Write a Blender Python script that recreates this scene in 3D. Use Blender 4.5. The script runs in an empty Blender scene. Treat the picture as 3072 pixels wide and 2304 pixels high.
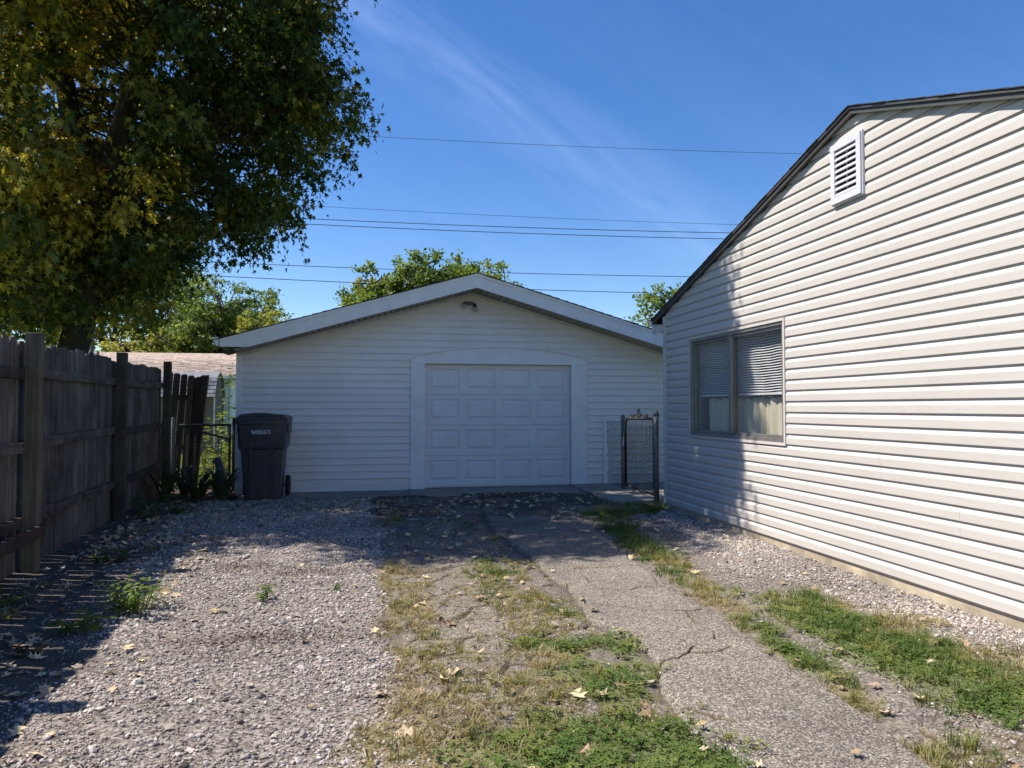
import bpy, math, random
import numpy as np
from mathutils import Vector, Matrix, Euler
random.seed(7)
RNG = np.random.default_rng(11)
R = math.radians
S = bpy.context.scene
COL = S.collection

# ------------------------------------------------------------------ camera
cam_d = bpy.data.cameras.new('camera')
cam_d.sensor_width = 36.0
cam_d.lens = 26.0
cam_d.clip_start = 0.05
cam_d.clip_end = 3000
cam = bpy.data.objects.new('camera', cam_d)
cam.location = (0, 0, 1.30)
cam.rotation_euler = (R(90 + 1.81), 0, R(-10.6))
COL.objects.link(cam)
S.camera = cam

# ------------------------------------------------------------------ sky and sun
SUN_EL, SUN_DX, SUN_DY = R(56), 0.970, -0.243      # horizontal way the light travels
world = bpy.data.worlds.new('World')
S.world = world
world.use_nodes = True
wn, wl = world.node_tree.nodes, world.node_tree.links
wn.clear()
sky = wn.new('ShaderNodeTexSky')
sky.sky_type = 'NISHITA'
sky.sun_disc = False
sky.sun_elevation = SUN_EL
sky.sun_rotation = math.atan2(-SUN_DX, -SUN_DY)
sky.altitude = 200
sky.air_density = 1.0
sky.dust_density = 0.1
sky.ozone_density = 2.5
bg = wn.new('ShaderNodeBackground')
bg.inputs['Strength'].default_value = 0.10
wo = wn.new('ShaderNodeOutputWorld')
# thin cirrus wisps: stretched noise in direction space
tc = wn.new('ShaderNodeTexCoord')
def wdot(v):
    d = wn.new('ShaderNodeVectorMath'); d.operation = 'DOT_PRODUCT'; d.inputs[1].default_value = v
    wl.new(tc.outputs['Generated'], d.inputs[0]); return d.outputs['Value']
def wmath(op, a, b):
    m = wn.new('ShaderNodeMath'); m.operation = op; m.use_clamp = False
    for i, q in enumerate((a, b)):
        if hasattr(q, 'links'): wl.new(q, m.inputs[i])
        else: m.inputs[i].default_value = q
    return m.outputs[0]
across = wdot((-0.4577, 0.3999, -0.7941)); along = wdot((0.8726, 0.0310, -0.4874)); third = wdot((0.170, 0.916, 0.363))
cx = wn.new('ShaderNodeCombineXYZ')
wl.new(wmath('MULTIPLY', along, 2.2), cx.inputs[0]); wl.new(wmath('MULTIPLY', across, 13.0), cx.inputs[1]); wl.new(wmath('MULTIPLY', third, 2.0), cx.inputs[2])
n1 = wn.new('ShaderNodeTexNoise'); n1.inputs['Scale'].default_value = 1.6; n1.inputs['Detail'].default_value = 8; n1.inputs['Roughness'].default_value = 0.58; n1.inputs['Distortion'].default_value = 0.6
wl.new(cx.outputs[0], n1.inputs['Vector'])
n2 = wn.new('ShaderNodeTexNoise'); n2.inputs['Scale'].default_value = 1.3; n2.inputs['Detail'].default_value = 4
wl.new(tc.outputs['Generated'], n2.inputs['Vector'])
ab = wmath('ABSOLUTE', wmath('ADD', across, wmath('MULTIPLY', wmath('SUBTRACT', n2.outputs['Fac'], 0.5), 0.09)), 0.0)
band = wn.new('ShaderNodeMapRange'); band.interpolation_type = 'SMOOTHSTEP'; band.inputs['From Min'].default_value = 0.0; band.inputs['From Max'].default_value = 0.065; band.inputs['To Min'].default_value = 1.0; band.inputs['To Max'].default_value = 0.12
wl.new(ab, band.inputs['Value'])
cr = wn.new('ShaderNodeValToRGB')
cr.color_ramp.elements[0].position = 0.36; cr.color_ramp.elements[0].color = (0, 0, 0, 1)
cr.color_ramp.elements[1].position = 0.85; cr.color_ramp.elements[1].color = (0.26, 0.26, 0.26, 1)
cfac = wmath('MULTIPLY', band.outputs[0], cr.outputs['Color'])
mx = wn.new('ShaderNodeMix'); mx.data_type = 'RGBA'
mx.inputs[7].default_value = (5.0, 6.2, 8.6, 1)
wl.new(n1.outputs['Fac'], cr.inputs['Fac'])
wl.new(cfac, mx.inputs[0])
hs = wn.new('ShaderNodeHueSaturation'); hs.inputs['Saturation'].default_value = 1.30; hs.inputs['Hue'].default_value = 0.510
wl.new(sky.outputs['Color'], hs.inputs['Color'])
wl.new(hs.outputs['Color'], mx.inputs[6])
wl.new(mx.outputs[2], bg.inputs['Color'])
wl.new(bg.outputs['Background'], wo.inputs['Surface'])

sun_d = bpy.data.lights.new('sun', 'SUN')
sun_d.energy = 5.0
sun_d.angle = R(0.53)
sun_d.color = (1.0, 0.925, 0.815)
sun = bpy.data.objects.new('sun', sun_d)
sun.rotation_euler = Vector((SUN_DX * math.cos(SUN_EL), SUN_DY * math.cos(SUN_EL), -math.sin(SUN_EL))).to_track_quat('-Z', 'Y').to_euler()
COL.objects.link(sun)

S.view_settings.view_transform = 'Standard'
S.view_settings.look = 'None'
S.view_settings.exposure = 0.76
S.view_settings.gamma = 1.0
S.view_settings.use_curve_mapping = False

# ================================================================== helpers
def wloc(o):
    v = Vector((0, 0, 0))
    while o is not None:
        v += o.location
        o = o.parent
    return v

def tag(o, label=None, cat=None, group=None, kind=None):
    if label: o['label'] = label
    if cat: o['category'] = cat
    if group: o['group'] = group
    if kind: o['kind'] = kind
    return o

def thing(name, label, cat, loc=(0, 0, 0), group=None):
    o = bpy.data.objects.new(name, None)
    o.empty_display_size = 0.2
    o.location = loc
    COL.objects.link(o)
    return tag(o, label, cat, group)

class MB:
    """Collects world-space geometry for one mesh object."""
    def __init__(self):
        self.v, self.f = [], []
    def add(self, vs, fs):
        n = len(self.v)
        self.v += [tuple(p) for p in vs]
        self.f += [tuple(i + n for i in f) for f in fs]
        return self
    def box(self, a, b, M=None, off=(0, 0, 0)):
        (x0, y0, z0), (x1, y1, z1) = a, b
        vs = [(x0, y0, z0), (x1, y0, z0), (x1, y1, z0), (x0, y1, z0), (x0, y0, z1), (x1, y0, z1), (x1, y1, z1), (x0, y1, z1)]
        if M is not None: vs = [tuple(M @ Vector(p) + Vector(off)) for p in vs]
        return self.add(vs, [(0, 3, 2, 1), (4, 5, 6, 7), (0, 1, 5, 4), (1, 2, 6, 5), (2, 3, 7, 6), (3, 0, 4, 7)])
    def prism(self, ring0, ring1):
        n = len(ring0)
        fs = [(i, (i + 1) % n, n + (i + 1) % n, n + i) for i in range(n)]
        fs += [tuple(reversed(range(n))), tuple(range(n, 2 * n))]
        return self.add(list(ring0) + list(ring1), fs)
    def loft(self, rings, cap=True, close=True):
        n = len(rings[0]); vs = [p for r in rings for p in r]; fs = []
        for k in range(len(rings) - 1):
            for i in range(n if close else n - 1):
                j = (i + 1) % n
                fs.append((k * n + i, k * n + j, (k + 1) * n + j, (k + 1) * n + i))
        if cap:
            fs.append(tuple(reversed(range(n)))); fs.append(tuple(range((len(rings) - 1) * n, len(rings) * n)))
        return self.add(vs, fs)
    def tube(self, pts, rad, n=6, cap=True):
        pts = [Vector(p) for p in pts]
        if not hasattr(rad, '__len__'): rad = [rad] * len(pts)
        rings = []; ref = None
        for i, p in enumerate(pts):
            t = (pts[min(i + 1, len(pts) - 1)] - pts[max(i - 1, 0)]).normalized()
            if ref is None:
                ref = Vector((0, 0, 1)) if abs(t.z) < 0.9 else Vector((1, 0, 0))
            a = t.cross(ref).normalized(); b = a.cross(t).normalized(); ref = b
            rings.append([p + (a * math.cos(2 * math.pi * k / n) + b * math.sin(2 * math.pi * k / n)) * rad[i] for k in range(n)])
        return self.loft(rings, cap)
    def build(self, name, mat, parent=None, smooth=False, bevel=0.0):
        off = wloc(parent) if parent is not None else Vector((0, 0, 0))
        me = bpy.data.meshes.new(name)
        me.from_pydata([(p[0] - off.x, p[1] - off.y, p[2] - off.z) for p in self.v], [], self.f)
        me.update()
        if smooth: me.shade_smooth()
        if mat: me.materials.append(mat)
        o = bpy.data.objects.new(name, me)
        COL.objects.link(o)
        if parent is not None: o.parent = parent
        if bevel:
            m = o.modifiers.new('bevel', 'BEVEL'); m.width = bevel; m.segments = 2; m.limit_method = 'ANGLE'
        return o

def np_mesh(name, verts, loops, sizes, mat, parent=None, col=None, smooth=False):
    off = wloc(parent) if parent is not None else Vector((0, 0, 0))
    me = bpy.data.meshes.new(name)
    v = np.asarray(verts, np.float32) - np.array(off, np.float32)
    me.vertices.add(len(v)); me.vertices.foreach_set('co', v.ravel())
    loops = np.asarray(loops, np.int32).ravel(); sizes = np.asarray(sizes, np.int32)
    me.loops.add(len(loops)); me.loops.foreach_set('vertex_index', loops)
    me.polygons.add(len(sizes))
    me.polygons.foreach_set('loop_start', np.concatenate([[0], np.cumsum(sizes)[:-1]]).astype(np.int32))
    me.update(calc_edges=True)
    me.validate()
    if col is not None:
        a = me.attributes.new('col', 'FLOAT_COLOR', 'POINT')
        c = np.ones((len(v), 4), np.float32); c[:, :col.shape[1]] = col
        a.data.foreach_set('color', c.ravel())
    if smooth: me.shade_smooth()
    me.materials.append(mat)
    o = bpy.data.objects.new(name, me); COL.objects.link(o)
    if parent is not None: o.parent = parent
    return o

def hash2(ix, iy, seed):
    h = (ix.astype(np.int64) * 374761393 + iy.astype(np.int64) * 668265263 + seed * 974711) & 0x7fffffff
    h = ((h ^ (h >> 13)) * 1274126177) & 0x7fffffff
    return ((h ^ (h >> 16)) & 0xffff) / 65535.0

def vnoise(x, y, s, seed=0):
    x = np.asarray(x, float) / s; y = np.asarray(y, float) / s
    ix, iy = np.floor(x), np.floor(y); fx, fy = x - ix, y - iy
    fx = fx * fx * (3 - 2 * fx); fy = fy * fy * (3 - 2 * fy)
    a = hash2(ix, iy, seed); b = hash2(ix + 1, iy, seed); c = hash2(ix, iy + 1, seed); d = hash2(ix + 1, iy + 1, seed)
    return (a + (b - a) * fx) * (1 - fy) + (c + (d - c) * fx) * fy

def fbm(x, y, s, seed=0, o=4):
    t = 0; a = 0.5; n = 0
    for k in range(o):
        t = t + a * vnoise(x, y, s, seed + k * 17); n += a; a *= 0.5; s *= 0.5
    return t / n

def sstep(a, b, x):
    t = np.clip((x - a) / (b - a), 0, 1)
    return t * t * (3 - 2 * t)

# ------------------------------------------------------------------ materials
def mat_base(name):
    m = bpy.data.materials.new(name); m.use_nodes = True
    nt = m.node_tree; p = nt.nodes['Principled BSDF']
    return m, nt, p

def ramp(nt, stops):
    r = nt.nodes.new('ShaderNodeValToRGB'); e = r.color_ramp.elements
    while len(e) < len(stops): e.new(0.5)
    for i, (pos, c) in enumerate(stops):
        e[i].position = pos; e[i].color = (*c, 1) if len(c) == 3 else c
    return r

def noise(nt, scale, detail=5, rough=0.6, vec=None, mapscale=None, coord='Object'):
    n = nt.nodes.new('ShaderNodeTexNoise')
    n.inputs['Scale'].default_value = scale; n.inputs['Detail'].default_value = detail; n.inputs['Roughness'].default_value = rough
    t = nt.nodes.new('ShaderNodeTexCoord'); src = t.outputs[coord]
    if mapscale:
        mpn = nt.nodes.new('ShaderNodeMapping'); mpn.inputs['Scale'].default_value = mapscale
        nt.links.new(src, mpn.inputs['Vector']); src = mpn.outputs['Vector']
    nt.links.new(src, n.inputs['Vector'])
    return n

def mixc(nt, fac, a, b, mode='MIX'):
    m = nt.nodes.new('ShaderNodeMix'); m.data_type = 'RGBA'; m.blend_type = mode
    for sock, val in ((0, fac), (6, a), (7, b)):
        if hasattr(val, 'links'): nt.links.new(val, m.inputs[sock])
        elif sock == 0: m.inputs[0].default_value = val
        else: m.inputs[sock].default_value = (*val, 1)
    return m.outputs[2]

def bump(nt, p, height, strength, dist=0.01):
    b = nt.nodes.new('ShaderNodeBump'); b.inputs['Strength'].default_value = strength; b.inputs['Distance'].default_value = dist
    nt.links.new(height, b.inputs['Height']); nt.links.new(b.outputs['Normal'], p.inputs['Normal'])

def mat_plain(name, c, rough=0.6, var=0.25, scale=6.0, metal=0.0, mapscale=None, bmp=0.0, bscale=None, spec=0.5, c2=None):
    m, nt, p = mat_base(name)
    n = noise(nt, scale, mapscale=mapscale)
    lo = c2 if c2 else tuple(x * (1 - var) for x in c); hi = tuple(min(1, x * (1 + var * 0.6)) for x in c)
    r = ramp(nt, [(0.3, lo), (0.7, hi)])
    nt.links.new(n.outputs['Fac'], r.inputs['Fac']); nt.links.new(r.outputs['Color'], p.inputs['Base Color'])
    p.inputs['Roughness'].default_value = rough; p.inputs['Metallic'].default_value = metal
    p.inputs['Specular IOR Level'].default_value = spec
    if bmp:
        n2 = noise(nt, bscale or scale * 4, mapscale=mapscale); bump(nt, p, n2.outputs['Fac'], bmp)
    return m

def mat_siding(name, c, dirt, dirt_amt, mapscale):
    m, nt, p = mat_base(name)
    g = noise(nt, 1.0, 4, 0.6, mapscale=mapscale)
    big = noise(nt, 0.9, 6, 0.65)
    r1 = ramp(nt, [(0.25, tuple(x * 0.95 for x in c)), (0.75, c)])
    nt.links.new(g.outputs['Fac'], r1.inputs['Fac'])
    r2 = ramp(nt, [(0.45, (0, 0, 0)), (0.8, (dirt_amt,) * 3)])
    nt.links.new(big.outputs['Fac'], r2.inputs['Fac'])
    sp = noise(nt, 38, 2, 0.5)
    r3 = ramp(nt, [(0.72, (0, 0, 0)), (0.80, (dirt_amt * 0.5,) * 3)])
    nt.links.new(sp.outputs['Fac'], r3.inputs['Fac'])
    a = mixc(nt, r2.outputs['Color'], r1.outputs['Color'], dirt)
    a = mixc(nt, r3.outputs['Color'], a, (0.25, 0.23, 0.2))
    nt.links.new(a, p.inputs['Base Color'])
    p.inputs['Roughness'].default_value = 0.55; p.inputs['Specular IOR Level'].default_value = 0.3
    wv = noise(nt, 1.7, 2, 0.4, mapscale=(1, 1, 2.5))
    ad = nt.nodes.new('ShaderNodeMath'); ad.operation = 'MULTIPLY_ADD'; ad.inputs[1].default_value = 14.0
    nt.links.new(wv.outputs['Fac'], ad.inputs[0]); nt.links.new(g.outputs['Fac'], ad.inputs[2])
    bump(nt, p, ad.outputs[0], 0.25, 0.0022)
    return m

def mat_wood(name, a, b, green=None, axis=2):
    m, nt, p = mat_base(name)
    sc = [26, 26, 26]; sc[axis] = 1.3
    g = noise(nt, 1.0, 6, 0.7, mapscale=tuple(sc))
    r1 = ramp(nt, [(0.28, a), (0.72, b)])
    nt.links.new(g.outputs['Fac'], r1.inputs['Fac'])
    big = noise(nt, 2.3, 5, 0.65)
    r2 = ramp(nt, [(0.42, (0, 0, 0)), (0.72, (0.8,) * 3)])
    nt.links.new(big.outputs['Fac'], r2.inputs['Fac'])
    dk = tuple(x * 0.45 for x in a)
    c = mixc(nt, r2.outputs['Color'], r1.outputs['Color'], dk)
    if green:
        g2 = noise(nt, 5.0, 5, 0.7); r3 = ramp(nt, [(0.55, (0, 0, 0)), (0.7, (0.45,) * 3)])
        nt.links.new(g2.outputs['Fac'], r3.inputs['Fac']); c = mixc(nt, r3.outputs['Color'], c, green)
    oi = nt.nodes.new('ShaderNodeObjectInfo'); ro = ramp(nt, [(0, (0.72, 0.70, 0.68)), (0.5, (1.0, 1.0, 1.0)), (1, (1.45, 1.42, 1.36))]); nt.links.new(oi.outputs['Random'], ro.inputs['Fac'])
    c = mixc(nt, 1.0, c, ro.outputs['Color'], 'MULTIPLY')
    nt.links.new(c, p.inputs['Base Color'])
    p.inputs['Roughness'].default_value = 0.9; p.inputs['Specular IOR Level'].default_value = 0.2
    bump(nt, p, g.outputs['Fac'], 0.6, 0.006)
    return m

def mat_leaf(name, trans=0.45, rough=0.5, bright=1.0, inst=False, stops=None):
    """Foliage: colour from the per-leaf attribute (or a ramp over the instance tint)."""
    m, nt, p = mat_base(name)
    at = nt.nodes.new('ShaderNodeAttribute')
    if inst:
        at.attribute_type = 'INSTANCER'; at.attribute_name = 'tint'
        r = ramp(nt, stops); nt.links.new(at.outputs['Fac'], r.inputs['Fac']); c = r.outputs['Color']
    else:
        at.attribute_name = 'col'; c = at.outputs['Color']
    nt.links.new(c, p.inputs['Base Color'])
    p.inputs['Roughness'].default_value = rough; p.inputs['Specular IOR Level'].default_value = 0.25
    t = nt.nodes.new('ShaderNodeBsdfTranslucent')
    c2 = mixc(nt, 1.0, c, (1.7, 1.5, 0.75), 'MULTIPLY')
    nt.links.new(c2, t.inputs['Color'])
    ms = nt.nodes.new('ShaderNodeMixShader'); ms.inputs[0].default_value = trans
    nt.links.new(p.outputs[0], ms.inputs[1]); nt.links.new(t.outputs[0], ms.inputs[2])
    nt.links.new(ms.outputs[0], nt.nodes['Material Output'].inputs['Surface'])
    return m

def mat_inst(name, stops, rough=0.85, bmp=0.4):
    m, nt, p = mat_base(name)
    at = nt.nodes.new('ShaderNodeAttribute'); at.attribute_type = 'INSTANCER'; at.attribute_name = 'tint'
    r = ramp(nt, stops); nt.links.new(at.outputs['Fac'], r.inputs['Fac'])
    n = noise(nt, 60, 3, 0.6)
    r2 = ramp(nt, [(0.3, (0.75,) * 3), (0.7, (1.15,) * 3)]); nt.links.new(n.outputs['Fac'], r2.inputs['Fac'])
    c = mixc(nt, 1.0, r.outputs['Color'], r2.outputs['Color'], 'MULTIPLY')
    nt.links.new(c, p.inputs['Base Color']); p.inputs['Roughness'].default_value = rough
    p.inputs['Specular IOR Level'].default_value = 0.25
    return m

def mat_shingle(name, a, b, scale):
    m, nt, p = mat_base(name)
    n = noise(nt, scale, 3, 0.6); r = ramp(nt, [(0.3, a), (0.7, b)])
    oi = nt.nodes.new('ShaderNodeObjectInfo')
    n2 = noise(nt, 160, 2, 0.6); r2 = ramp(nt, [(0.3, (0.7,) * 3), (0.7, (1.25,) * 3)])
    nt.links.new(n.outputs['Fac'], r.inputs['Fac']); nt.links.new(n2.outputs['Fac'], r2.inputs['Fac'])
    c = mixc(nt, 1.0, r.outputs['Color'], r2.outputs['Color'], 'MULTIPLY')
    r4 = ramp(nt, [(0, (0.78,) * 3), (1, (1.2,) * 3)]); nt.links.new(oi.outputs['Random'], r4.inputs['Fac'])
    c = mixc(nt, 1.0, c, r4.outputs['Color'], 'MULTIPLY')
    nt.links.new(c, p.inputs['Base Color']); p.inputs['Roughness'].default_value = 0.95
    p.inputs['Specular IOR Level'].default_value = 0.15
    return m

def mat_glass(name):
    m, nt, p = mat_base(name)
    tr = nt.nodes.new('ShaderNodeBsdfTransparent'); tr.inputs['Color'].default_value = (0.95, 0.95, 0.945, 1)
    gl = nt.nodes.new('ShaderNodeBsdfGlossy'); gl.inputs['Roughness'].default_value = 0.015
    lw = nt.nodes.new('ShaderNodeLayerWeight'); lw.inputs['Blend'].default_value = 0.5
    fr = ramp(nt, [(0.0, (0.045,) * 3), (0.45, (0.085,) * 3), (0.75, (0.25,) * 3), (1.0, (1, 1, 1))]); nt.links.new(lw.outputs['Facing'], fr.inputs['Fac'])
    n = noise(nt, 2.2, 2, 0.4); b = nt.nodes.new('ShaderNodeBump'); b.inputs['Strength'].default_value = 0.05; b.inputs['Distance'].default_value = 0.02
    nt.links.new(n.outputs['Fac'], b.inputs['Height']); nt.links.new(b.outputs['Normal'], gl.inputs['Normal'])
    ms = nt.nodes.new('ShaderNodeMixShader')
    nt.links.new(fr.outputs[0], ms.inputs[0]); nt.links.new(tr.outputs[0], ms.inputs[1]); nt.links.new(gl.outputs[0], ms.inputs[2])
    nt.links.new(ms.outputs[0], nt.nodes['Material Output'].inputs['Surface'])
    return m

M = {}
M['house_siding'] = mat_siding('house_siding', (0.58, 0.545, 0.505), (0.43, 0.395, 0.345), 0.38, (60, 3.0, 60))
M['garage_siding'] = mat_siding('garage_siding', (0.84, 0.79, 0.745), (0.60, 0.51, 0.40), 0.5, (3.0, 60, 60))
M['white_trim'] = mat_plain('white_trim', (0.82, 0.79, 0.765), 0.5, 0.08, 5, bmp=0.05)
M['door_paint'] = mat_plain('door_paint', (0.74, 0.72, 0.705), 0.45, 0.06, 3, bmp=0.04, bscale=90)
M['old_trim'] = mat_plain('old_trim', (0.62, 0.61, 0.58), 0.6, 0.2, 7, bmp=0.1)
M['grey_trim'] = mat_plain('grey_trim', (0.07, 0.069, 0.068), 0.55, 0.15, 4)
M['soffit'] = mat_plain('soffit', (0.36, 0.325, 0.275), 0.6, 0.15, 5)
M['soffit_gap'] = mat_plain('soffit_gap', (0.03, 0.028, 0.026), 0.8, 0.2, 5)
M['skirt_board'] = mat_plain('skirt_board', (0.78, 0.735, 0.695), 0.6, 0.12, 1.0, mapscale=(3, 30, 30), bmp=0.3)
M['wall_core'] = mat_plain('wall_core', (0.35, 0.33, 0.30), 0.9, 0.2, 4)
M['interior'] = mat_plain('interior', (0.55, 0.50, 0.42), 0.9, 0.1, 2)
M['concrete'] = mat_plain('concrete', (0.30, 0.27, 0.23), 0.95, 0.35, 5, bmp=0.3, bscale=70)
M['foundation'] = mat_plain('foundation', (0.44, 0.37, 0.275), 0.95, 0.5, 3, bmp=0.4, bscale=60)
M['dark_shingle'] = mat_shingle('dark_shingle', (0.035, 0.033, 0.032), (0.075, 0.07, 0.066), 9)
M['brown_shingle'] = mat_shingle('brown_shingle', (0.22, 0.17, 0.145), (0.42, 0.34, 0.29), 7)
M['grey_shingle'] = mat_shingle('grey_shingle', (0.17, 0.175, 0.20), (0.27, 0.275, 0.30), 7)
M['fence_wood'] = mat_wood('fence_wood', (0.04, 0.033, 0.027), (0.225, 0.195, 0.17), (0.11, 0.112, 0.09))
M['fence_rail'] = mat_wood('fence_rail', (0.035, 0.03, 0.025), (0.13, 0.112, 0.095), (0.20, 0.20, 0.19), 1)
M['shade_tinted_wood'] = mat_wood('shade_tinted_wood', (0.022, 0.018, 0.016), (0.085, 0.072, 0.062))  # fence timber with the maple's shade put into a darker colour
M['post_wood'] = mat_wood('post_wood', (0.065, 0.054, 0.038), (0.17, 0.148, 0.108), (0.09, 0.10, 0.062))
M['red_wood'] = mat_wood('red_wood', (0.06, 0.036, 0.03), (0.12, 0.08, 0.068), None, 1)
M['galvanised'] = mat_plain('galvanised', (0.17, 0.165, 0.165), 0.6, 0.35, 14, metal=0.25)
M['rusty_steel'] = mat_plain('rusty_steel', (0.032, 0.025, 0.022), 0.75, 0.5, 18, metal=0.3, bmp=0.3)
M['wire'] = mat_plain('wire', (0.025, 0.024, 0.024), 0.6, 0.3, 18, metal=0.5)
M['cable'] = mat_plain('cable', (0.02, 0.02, 0.022), 0.7, 0.2, 5)
M['alu'] = mat_plain('alu', (0.30, 0.285, 0.27), 0.42, 0.2, 12, metal=0.6)
M['vent_paint'] = mat_plain('vent_paint', (0.60, 0.60, 0.65), 0.5, 0.08, 9)
M['black'] = mat_plain('black', (0.012, 0.012, 0.012), 0.8, 0.3, 9)
M['bin_plastic'] = mat_plain('bin_plastic', (0.052, 0.048, 0.052), 0.42, 0.25, 5, bmp=0.06, bscale=120)
M['lid_plastic'] = mat_plain('lid_plastic', (0.060, 0.060, 0.064), 0.38, 0.3, 6, bmp=0.05, bscale=90)
M['white_print'] = mat_plain('white_print', (0.75, 0.75, 0.78), 0.6, 0.1, 30)
M['curtain'] = mat_plain('curtain', (0.72, 0.68, 0.52), 0.9, 0.08, 40, bmp=0.6, bscale=150)
M['blind'] = mat_plain('blind', (0.78, 0.79, 0.80), 0.4, 0.05, 5)
M['glass'] = mat_glass('glass')
M['bulb'] = mat_plain('bulb', (0.42, 0.41, 0.38), 0.25, 0.1, 9)
M['statue'] = mat_plain('statue', (0.10, 0.115, 0.12), 0.8, 0.4, 14, bmp=0.5)
M['bark'] = mat_wood('bark', (0.035, 0.028, 0.022), (0.11, 0.09, 0.07))
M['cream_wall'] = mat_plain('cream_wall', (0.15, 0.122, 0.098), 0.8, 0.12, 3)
M['far_siding'] = mat_plain('far_siding', (0.70, 0.72, 0.74), 0.7, 0.08, 3)
M['maple_leaf'] = mat_leaf('maple_leaf', 0.42)
M['far_leaf'] = mat_leaf('far_leaf', 0.40)
M['plant_leaf'] = mat_leaf('plant_leaf', 0.40)
M['fallen'] = mat_plain('fallen', (0.36, 0.30, 0.21), 0.8, 0.3, 20)
M['fallen_tan'] = mat_plain('fallen_tan', (0.30, 0.21, 0.13), 0.8, 0.35, 20)
M['fallen_yellow'] = mat_plain('fallen_yellow', (0.36, 0.27, 0.13), 0.7, 0.3, 20)

# ================================================================== ground
ASPH_L = [(-2, 1.2), (1.5, 1.2), (2.4, 1.25), (2.64, 1.33), (2.82, 1.23), (2.97, 1.28), (3.25, 1.31), (3.56, 1.41), (3.81, 1.44), (3.97, 1.44), (4.35, 1.29), (4.71, 1.36), (5.31, 1.37), (5.88, 1.33), (6.4, 1.32), (7.66, 1.23), (8.83, 1.29), (10.37, 1.5), (13, 1.5)]
ASPH_R = [(-2, 2.02), (1.5, 2.0), (2.4, 1.97), (2.54, 2.0), (2.7, 2.04), (3.1, 2.06), (3.5, 2.02), (4.13, 2.08), (4.66, 2.09), (5.12, 2.08), (5.73, 2.14), (6.32, 2.2), (7.04, 2.27), (7.93, 2.37), (9.99, 2.5), (10.6, 2.6), (13, 2.6)]
GRAV_R = [(-2, 0.3), (2.71, 0.26), (3.03, 0.18), (3.42, 0.16), (3.86, 0.15), (4.72, 0.12), (6.08, 0.06), (7.86, 0.12), (9.66, 0.0), (11, 0.0)]
GRAV_L = [(-2, -1.5), (3.25, -1.45), (4.23, -1.5), (5.39, -1.72), (7.0, -2.05), (8.0, -2.2), (10.1, -2.4), (12, -2.4)]
HG_L = [(-2, 3.05), (3.1, 3.1), (3.78, 3.12), (4.25, 3.18), (4.86, 3.2), (5.05, 3.0), (5.57, 2.8), (6.54, 2.96), (7.6, 3.2), (8.97, 3.6), (9.3, 3.8)]
GB_L = [(-2, 2.6), (2.58, 2.57), (2.7, 2.44), (2.86, 2.35), (3.08, 2.32), (3.45, 2.34), (3.92, 2.38), (4.32, 2.34), (5.16, 2.45), (6, 2.5), (7, 2.55), (9, 2.7)]
def itp(tab, y): return np.interp(y, [a for a, b in tab], [b for a, b in tab])
def fence_x(y): return -2.74 - 0.075 * (np.asarray(y, float) - 6.56)

CRACKS = [[(1.30, 5.83), (1.42, 5.77), (1.55, 5.74), (1.72, 5.76), (1.85, 5.74), (2.0, 5.79), (2.15, 5.80)],
          [(1.33, 5.12), (1.42, 5.06), (1.58, 5.07)], [(1.86, 4.47), (1.98, 4.44), (2.12, 4.47)],
          [(1.38, 3.52), (1.47, 3.60), (1.53, 3.61), (1.64, 3.68), (1.70, 3.78)], [(1.40, 5.3), (1.36, 5.1), (1.42, 4.92), (1.37, 4.75)],
          [(1.26, 3.0), (1.34, 3.02), (1.40, 2.9), (1.46, 2.86)], 
          [(1.52, 8.1), (1.7, 8.0), (1.95, 8.08), (2.3, 8.0)], [(1.62, 6.9), (1.8, 6.86), (1.95, 6.92)],
          [(1.95, 4.46), (1.9, 4.2), (1.93, 4.0), (1.86, 3.85), (1.9, 3.72)], [(1.58, 5.07), (1.75, 5.02), (1.9, 5.08), (2.1, 5.05)], [(1.55, 5.74), (1.6, 5.5), (1.57, 5.3), (1.62, 5.05)], [(1.37, 4.75), (1.55, 4.62), (1.7, 4.5), (1.86, 4.47)], [(1.64, 3.68), (1.78, 3.66), (1.9, 3.72)]]
def crack_dist(x, y):
    d = np.full(np.shape(x), 9.0)
    wx = x + 0.03 * (fbm(x, y, 0.09, 91, 3) - 0.5); wy = y + 0.05 * (fbm(x, y, 0.09, 92, 3) - 0.5)
    for c in CRACKS:
        for (ax, ay), (bx, by) in zip(c[:-1], c[1:]):
            vx, vy = bx - ax, by - ay; L = vx * vx + vy * vy
            t = np.clip(((wx - ax) * vx + (wy - ay) * vy) / L, 0, 1)
            d = np.minimum(d, np.hypot(wx - ax - t * vx, wy - ay - t * vy))
    return d
def worley_edge(x, y, s, seed):
    x = x / s; y = y / s; ix, iy = np.floor(x), np.floor(y)
    f1 = np.full(np.shape(x), 9.0); f2 = f1.copy()
    for dx in (-1, 0, 1):
        for dy in (-1, 0, 1):
            px = ix + dx + hash2(ix + dx, iy + dy, seed); py = iy + dy + hash2(ix + dx, iy + dy, seed + 5)
            d = np.hypot(px - x, py - y)
            f2 = np.minimum(f2, np.maximum(d, f1)); f1 = np.minimum(f1, d)
    return (f2 - f1) * s

def strip_s(x, y):
    """Inside measure of the sound asphalt strip (metres, positive inside)."""
    w = 0.07 * (fbm(x, y, 0.3, 3, 4) - 0.5)
    return np.minimum(x - itp(ASPH_L, y), itp(ASPH_R, y) - x) + w

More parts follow.
